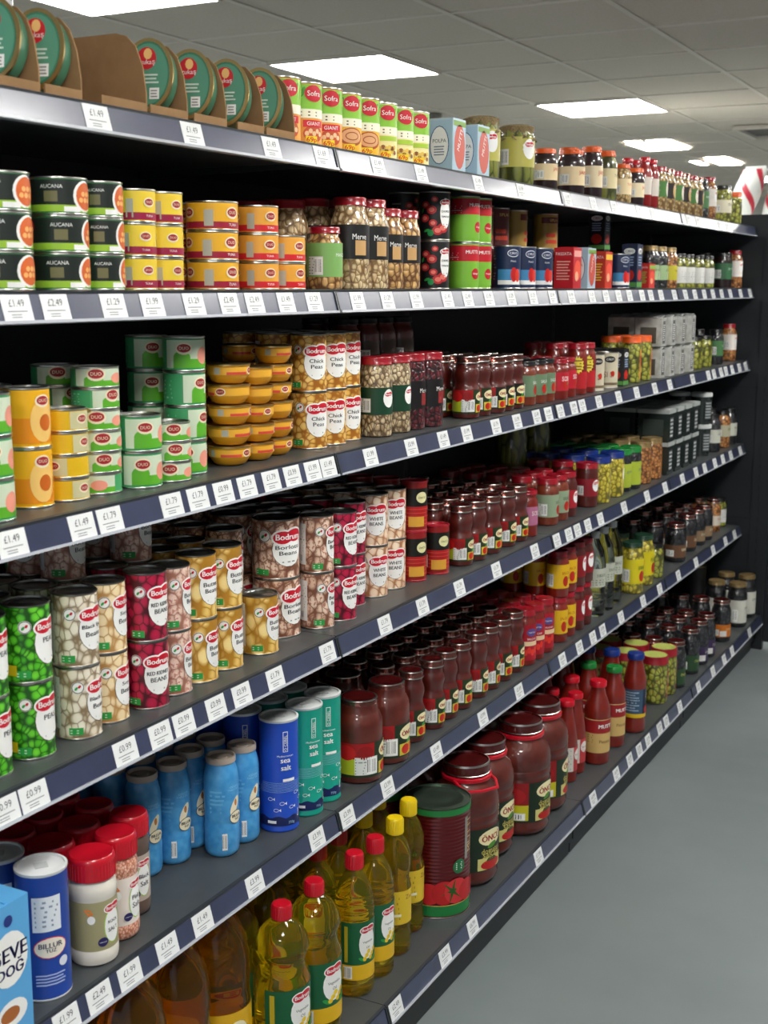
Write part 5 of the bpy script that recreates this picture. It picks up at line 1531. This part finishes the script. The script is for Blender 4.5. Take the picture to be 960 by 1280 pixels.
# end unit that closes the run
ye = 5.992
t = thing('end_panel', 'dark charcoal end panel closing the shelves at the far right', 'panel')
m = M(); m.box(-1.81, -1.245, ye, ye + .03, .03, 2.005, STEEL); link('panel_sheet', m, t)
m = M(); m.box(-1.755, -.3, ye + .03, ye + .05, .03, 2.005, STEEL); link('rear_sheet', m, t)
for z in (.62, 1.23):
    m = M(); m.box(-1.83, -1.245, ye - .0012, ye, z, z + .004, BLACK); link('panel_seam', m, t)
t = thing('slotted_post', 'slotted charcoal upright at the right edge, beside the end panel', 'upright')
m = M(); m.box(-1.243, -1.16, ye - .012, ye + .028, 0, 2.005, STEEL); link('post', m, t)
m = M()
for i in range(38):
    z = .06 + i * .05
    m.box(-1.213, -1.206, ye - .0135, ye - .0118, z, z + .022, BLACK)
link('slots', m, t)
m = M(); m.box(-1.30, -1.245, ye - .09, ye - .014, 0, .04, STEEL); link('foot', m, t)

# next unit behind with striped bags on top
t = thing('far_shelf_unit', 'pale shelf unit beyond the end panel, mostly hidden', 'shelf')
m = M(); m.box(-2.35, -.8, 7.3, 7.8, 0, 2.03, C('#b8bdb8', .6)); link('cabinet', m, t)
m = M(); m.box(-2.37, -.78, 7.28, 7.82, 2.03, 2.06, C('#c8ccc8', .5)); link('top_board', m, t)
RS, WS = C('#b8243a', .4, .3), C('#dfe2df', .35, .3)
for i, (x, lean, dsc) in enumerate(((-1.72, .35, 'leftmost'), (-1.52, .3, 'middle'), (-1.30, .38, 'rightmost'))):
    t = thing('striped_bag', 'white bag with red stripes above the far end panel, %s of the three' % dsc, 'bag', (x, 7.5, 2.063), -.2)
    m = M(); rows = []
    for j in range(33):
        z = j / 32 * .27; wv = .085 * (1 - .25 * abs(j / 32 - .45)); dp = .045 * math.sin(PI * min(1, max(.06, j / 32 * .92 + .05))) + .002
        n = len(m.v)
        for q in range(64):
            a = 2 * PI * q / 64
            m.v.append((wv * math.cos(a) + lean * z, dp * math.sin(a), z))
        rows.append(n)
    for j in range(32):
        for q in range(64):
            q2 = (q + 1) % 64
            m.face((rows[j] + q, rows[j] + q2, rows[j + 1] + q2, rows[j + 1] + q), RS if (q + j) % 16 < 5 else WS, True)
    m.face(range(rows[0], rows[0] + 64), WS); m.face(range(rows[32], rows[32] + 64), WS)
    link('bag_body', m, t)
    m = M(); m.box(-.06 + lean * .27, .06 + lean * .27, -.002, .002, .268, .285, WS); link('bag_seal', m, t)

# ------------------------------------------------------------------ goods
_protos = {}
def proto(kind):
    if kind not in _protos:
        th, cat, dsc, fn = KINDS[kind]
        _protos[kind] = [(pn, pm.mesh(pn), [(sn, smm.mesh(sn)) for sn, smm in subs]) for pn, pm, subs in fn()]
    return _protos[kind]
def put(kind, x, y, z, rz, label, group=None):
    th, cat, dsc, fn = KINDS[kind]
    t = thing(th, label, cat, (x, y, z), rz, group)
    for pn, me, subs in proto(kind):
        o = link(pn, me, t)
        for sn, sme in subs:
            link(sn, sme, o)
    return t
ROT = dict(white_bean_tin=-46, kidney_tin=-22, borlotti_tin=6, borlotti_tin_large=-20, butter_tin=-4, chickpea_tin=-34, sofra_a=-32, sofra_b=-32, sofra_c=-32,
           sea_salt_blue=-44, sea_salt_green=-30, salt_bottle=-30, salt_tube_dark=-44, salt_shaker=-26, pink_salt_shaker=-34, catering_tin=-48, handle_jar=-42, handle_jar_large=-22,
           oil_bottle=-30, oil_bottle_wide=-25, passata_bottle=-48, passata_bottle_green=-45, blue_tomato_tin=-45, redgreen_tin=-50, black_tomato_tin=-50, pea_tin=8, black_eye_tin=2, soya_tin=12, pinto_tin=8, pickle_jar=-50,
           big_paste_jar=-15, tall_paste_jar=-28, paste_jar=-26, red_tin=-45, white_bean_jar=-45, mango_jar=-30, bean_mix_jar=-62, star_jar=-60, red_wrap_jar=-58, grey_tin=-62, yellow_label_jar=-60)
NOROT = ('polpa_pack', 'red_pack', 'redyellow_pack', 'blue_carton', 'blue_carton_low', 'red_carton_small', 'clear_pack', 'clear_tub', 'milk_carton')
def level(i, n):
    if n == 1: return ''
    if n == 2: return ('lower', 'upper')[i]
    if n == 3: return ('bottom', 'middle', 'top')[i]
    return ORD[i] + ' up'
def halfdepth(kind):
    if kind in ('clear_pack',): return .05
    if kind in ('clear_tub',): return .063
    if kind in NOROT: return {'blue_carton': .0275, 'blue_carton_low': .0275, 'red_carton_small': .025, 'polpa_pack': .035, 'milk_carton': .035}.get(kind, .031)
    return SIZE[kind][0] + (.0008 if 'jar' in kind else .0003)
nearby = {k: [] for k in LAYOUT}
for k, rows in LAYOUT.items():
    zd = LIP[k] + .0045
    total, seen = {}, {}
    for r in rows:
        total[r[0]] = total.get(r[0], 0) + 1
    for kind, y, sb, stack, n, back in rows:
        i = seen.get(kind, 0); seen[kind] = i + 1
        dsc = KINDS[kind][2]
        along = '' if total[kind] == 1 else ', %s from left' % ORD[i]
        nearby[k].append((y, dsc + (along.replace(', ', ' ') if along else '')))
        x = FRONT[k] - sb
        files = [(kind, stack)] * n
        if back:
            files += [(back[0], back[1])] * back[2]
        if k in 'CDEF' and not back and n >= 2:
            files += [(kind, stack)] * 0
        for j, (kd, st) in enumerate(files):
            hd = halfdepth(kd); r_, h_ = SIZE[kd]
            xc = x - hd
            if xc - hd < BACK + .004:
                break
            x = xc - hd - (.016 if kd == 'pickle_jar' else .0045) - rnd.random() * .003
            d2 = KINDS[kd][2]
            for s_ in range(st):
                base = ROT.get(kd, -36)
                rz = 0 if kd in NOROT else R(base + rnd.uniform(-11, 11) + (rnd.choice((0, 0, 0, 40, -70)) if (j > 0 or st > 3) else 0))
                rowtxt = 'front row' if j == 0 else '%s row' % ORD[j]
                lv = level(s_, st)
                lab = '%s%s, %s%s, %s' % (d2, along if kd == kind else ' behind ' + dsc.split(',')[0] + ('' if total[kind] == 1 else ' number ' + ORD[i]), rowtxt, ' ' + lv if lv else '', SHELFNAME[k])
                wsp = lab.split()
                if len(wsp) > 16:
                    lab = '%s behind %s %s, %s%s, %s' % (d2.split(',')[0], KINDS[kind][2].split(',')[0].split()[0], ORD[i], rowtxt, ' ' + lv if lv else '', SHELFNAME[k])
                put(kd, xc + (rnd.uniform(-.001, .001) if s_ else 0), y + (rnd.uniform(-.0007, .0007) if s_ else 0), zd + s_ * (h_ + .0003), rz, lab,
                    '%s on the %s' % (KINDS[kd][2].split(',')[0] + ' repeats', SHELFNAME[k]))

# ---- oval tins in cardboard cartons on the near end of the top shelf
zA = LIP['A'] + .0045
OV = C('#3f7a5e', .35, .3)
def oval_parts():
    a_, b_, th = .042, .058, .03
    def ring(m, off, y0, y1, mt, cap=None):
        n0 = len(m.v); n = 36
        for yy in (y0, y1):
            for i in range(n):
                t_ = 2 * PI * i / n
                m.v.append(((a_ + off) * math.cos(t_), yy, .06 + (b_ + off) * math.sin(t_)))
        for i in range(n):
            j = (i + 1) % n
            m.face((n0 + i, n0 + j, n0 + n + j, n0 + n + i), mt, True)
        m.face(range(n0, n0 + n), cap or mt); m.face(range(n0 + n, n0 + 2 * n), cap or mt)
    b = M(); ring(b, -.002, -.012, .015, OV)
    l = M(); ring(l, 0, -.0165, -.012, GOLD, GOLD)
    p = M(); a = Art(p, face_my(-.0166))
    a.ell(0, .06, a_ * .86, b_ * .9, OV, .0003, n=28)
    a.ell(0, .06, a_ * .8, b_ * .84, C('#57947a', .35, .3), .0006, n=28)
    a.ell(-.002, .085, .016, .018, C('#c8202c'), .0009); a.ell(0, .092, .007, .009, C('#f0c078'), .0012, n=10, rings=1)
    a.text('tukaş', 0, .078, .024, WHITE, .0014)
    a.lines(-.022, .022, .044, .062, 3, C('#cfe0d4'), .0009)
    a.rect(.004, .02, .02, .038, WHITE, .0009); a.lines(.006, .018, .022, .036, 3, GREY, .0012)
    a.ell(-.02, .05, .011, .009, C('#d8c8a0'), .0009)
    return [('tin_body', b.mesh('tin_body'), []), ('tin_lid', l.mesh('tin_lid'), []), ('printed_label', p.mesh('printed_label'), [])]
OVP = oval_parts()
def carton(y0, y1, x0, dep, label, tall=True):
    t = thing('cardboard_carton', label, 'carton', (0, 0, 0))
    m = M(); m.box(x0 - dep, x0, y0 + .003, y1 - .003, zA, zA + .002, CARD); m.box(x0 - .003, x0, y0 + .003, y1 - .003, zA + .002, zA + .014, CARD); link('carton_base', m, t)
    for yy in (y1 - .003,):
        m = M(); h = .122
        pts = [(x0 - dep, zA), (x0, zA), (x0, zA + .03), (x0 - .006, zA + .07), (x0 - .018, zA + .10), (x0 - .036, zA + .117), (x0 - .055, zA + h), (x0 - dep, zA + h)]
        m.prism(pts, 'y', yy, yy + .003, CARD); link('side_panel', m, t)
CT = [(1.30, 1.418, 'brown carton holding the leftmost green oval tin'), (1.425, 1.505, 'brown carton holding the second green oval tin'), (1.545, 1.655, 'brown empty carton between the second and third green oval tins'),
      (1.66, 1.76, 'brown carton holding the third green oval tin'), (1.775, 1.87, 'brown carton holding the fourth green oval tin'), (1.90, 1.985, 'brown carton holding the fifth green oval tin'), (1.99, 2.088, 'brown carton beside the green and red bean tins')]
for a, b, l in CT:
    carton(a, b, -1.298, .26, l)
for i, y in enumerate((1.375, 1.462, 1.715, 1.825, 1.93, 2.035)):
    for j in range(1):
        lab = '%s green oval tin with gold rim on the top shelf, %s' % (('leftmost', 'second', 'third', 'fourth', 'fifth', 'rightmost')[i], ('front row', 'rear row')[j])
        t = thing('oval_tin', lab, 'tin', (-1.340 - j * .095, y, zA + .006), R(20), 'green oval tins on the top shelf')
        t.rotation_euler = (R(-9), 0, R(20))
        for pn, me, subs in OVP:
            link(pn, me, t)
# tall striped tins behind the cartons
SIZE['striped_tin'] = (.048, .15)
def striped_art(a, r, h):
    a.rect(-.5 * r, .35 * r, h * .05, h * .95, C('#b8182c'), .0004)
    a.rect(-1.6 * r, -.5 * r, h * .05, h * .95, C('#5a6a8c'), .0004)
    a.lines(.5 * r, 1.3 * r, h * .1, h * .9, 8, C('#7a8a9a'), .0004)
K('striped_tin', 'food_tin', 'tin', 'white tin with red stripe', lambda: tin_parts(*sz('striped_tin'), C('#d4d8da'), striped_art))
for i in range(2):
    put('striped_tin', -1.635, 1.66 + i * .11, zA, R(-45), 'white tin with broad red stripe behind the cartons, %s one on the shelf' % ('near', 'far')[i], None)
put('striped_tin', -1.635, 1.66, zA + .1503, R(-45), 'white tin with broad red stripe stacked behind the cartons, cut by the top edge')
SIZE['tall_red_tin'] = (.0375, .15)
def tallred_art(a, r, h):
    a.text('MUTTI', .3 * r, h * .86, r * .9, WHITE, .001, bold=.0004)
    a.rect(-2.6 * r, 2 * r, h * .1, h * .5, C('#7cb83a'), .0005)
K('tall_red_tin', 'food_tin', 'tin', 'tall red tin', lambda: tin_parts(*sz('tall_red_tin'), C('#a81c28'), tallred_art))
put('tall_red_tin', -1.47, 2.69, zA, R(-50), 'tall red tin peeking over the green and cream tins')

# ------------------------------------------------------------------ price labels in the rails
PR = {'A': ['£1.69', '£1.49'], 'B': ['£1.49', '£1.99', '£2.49', '£1.29'], 'C': ['£1.49', '£1.99', '£0.99', '£1.79'], 'D': ['£0.99', '£1.79', '£1.69', '£1.99'], 'E': ['£1.99', '£2.49', '£1.49', '£3.99'], 'F': ['£2.49', '£3.99', '£6.99', '£1.99']}
_tags = {}
def tagmesh(k, price):
    key = (k, price)
    if key not in _tags:
        m = M()
        cx, cz = railpt(k, 0, 0)
        fn = lambda s_, t_, o: (t_ * UX + o * NX, s_, t_ * UZ + o * NZ)
        w_, h_ = .028, .0195
        n = len(m.v)
        for o in (.0026, .0034):
            m.v += [fn(-w_, -h_, o), fn(w_, -h_, o), fn(w_, h_, o), fn(-w_, h_, o)]
        for q in ((0, 3, 2, 1), (4, 5, 6, 7), (0, 1, 5, 4), (2, 3, 7, 6), (1, 2, 6, 5), (0, 4, 7, 3)):
            m.face([n + i for i in q], TAGW)
        a = Art(m, fn)
        a.text(price, 0, .0075, .030, TAGT, .0038, hmax=.0105)
        a.lines(-.02, .02, -.006, -.001, 1, mat('faint_ink', '#8a8e92', .5), .0038, .3)
        a.lines(-.014, .014, -.014, -.007, 2, mat('faint_ink', '#8a8e92', .5), .0038, .4)
        _tags[key] = m.mesh('price_label')
    return _tags[key]
used = {}
for k, ys in TAG_Y.items():
    cx, cz = railpt(k, 0, 0)
    g = random.Random(ord(k))
    for y in ys:
        near = min(nearby[k], key=lambda q: abs(q[0] - y))[1] if nearby[k] and y > 1.35 else 'near end goods'
        price = g.choice(PR[k])
        if k == 'D': price = '£0.99' if y < 1.9 else '£1.79'
        if k == 'F': price = {0: '£2.49', 1: '£3.99', 2: '£6.99'}.get(ys.index(y), price)
        base = 'white price label under the %s, %s rail' % (near.replace(',', ''), SHELFNAME[k].replace(' shelf', ''))
        if k == 'A' and y < 2.1:
            base = 'white price label under the cardboard cartons, top rail'
        used[base] = used.get(base, 0) + 1
        lab = base if used[base] == 1 else '%s %s' % (ORD[used[base] - 1], base.replace('white ', ''))
        ws_ = lab.split()
        if len(ws_) > 16:
            lab = ' '.join(ws_[:16])
        o = link('price_label', tagmesh(k, price), None, lab, loc=(cx, y, cz))
        o['category'] = 'price label'; o['group'] = 'white price labels along the shelf rails'
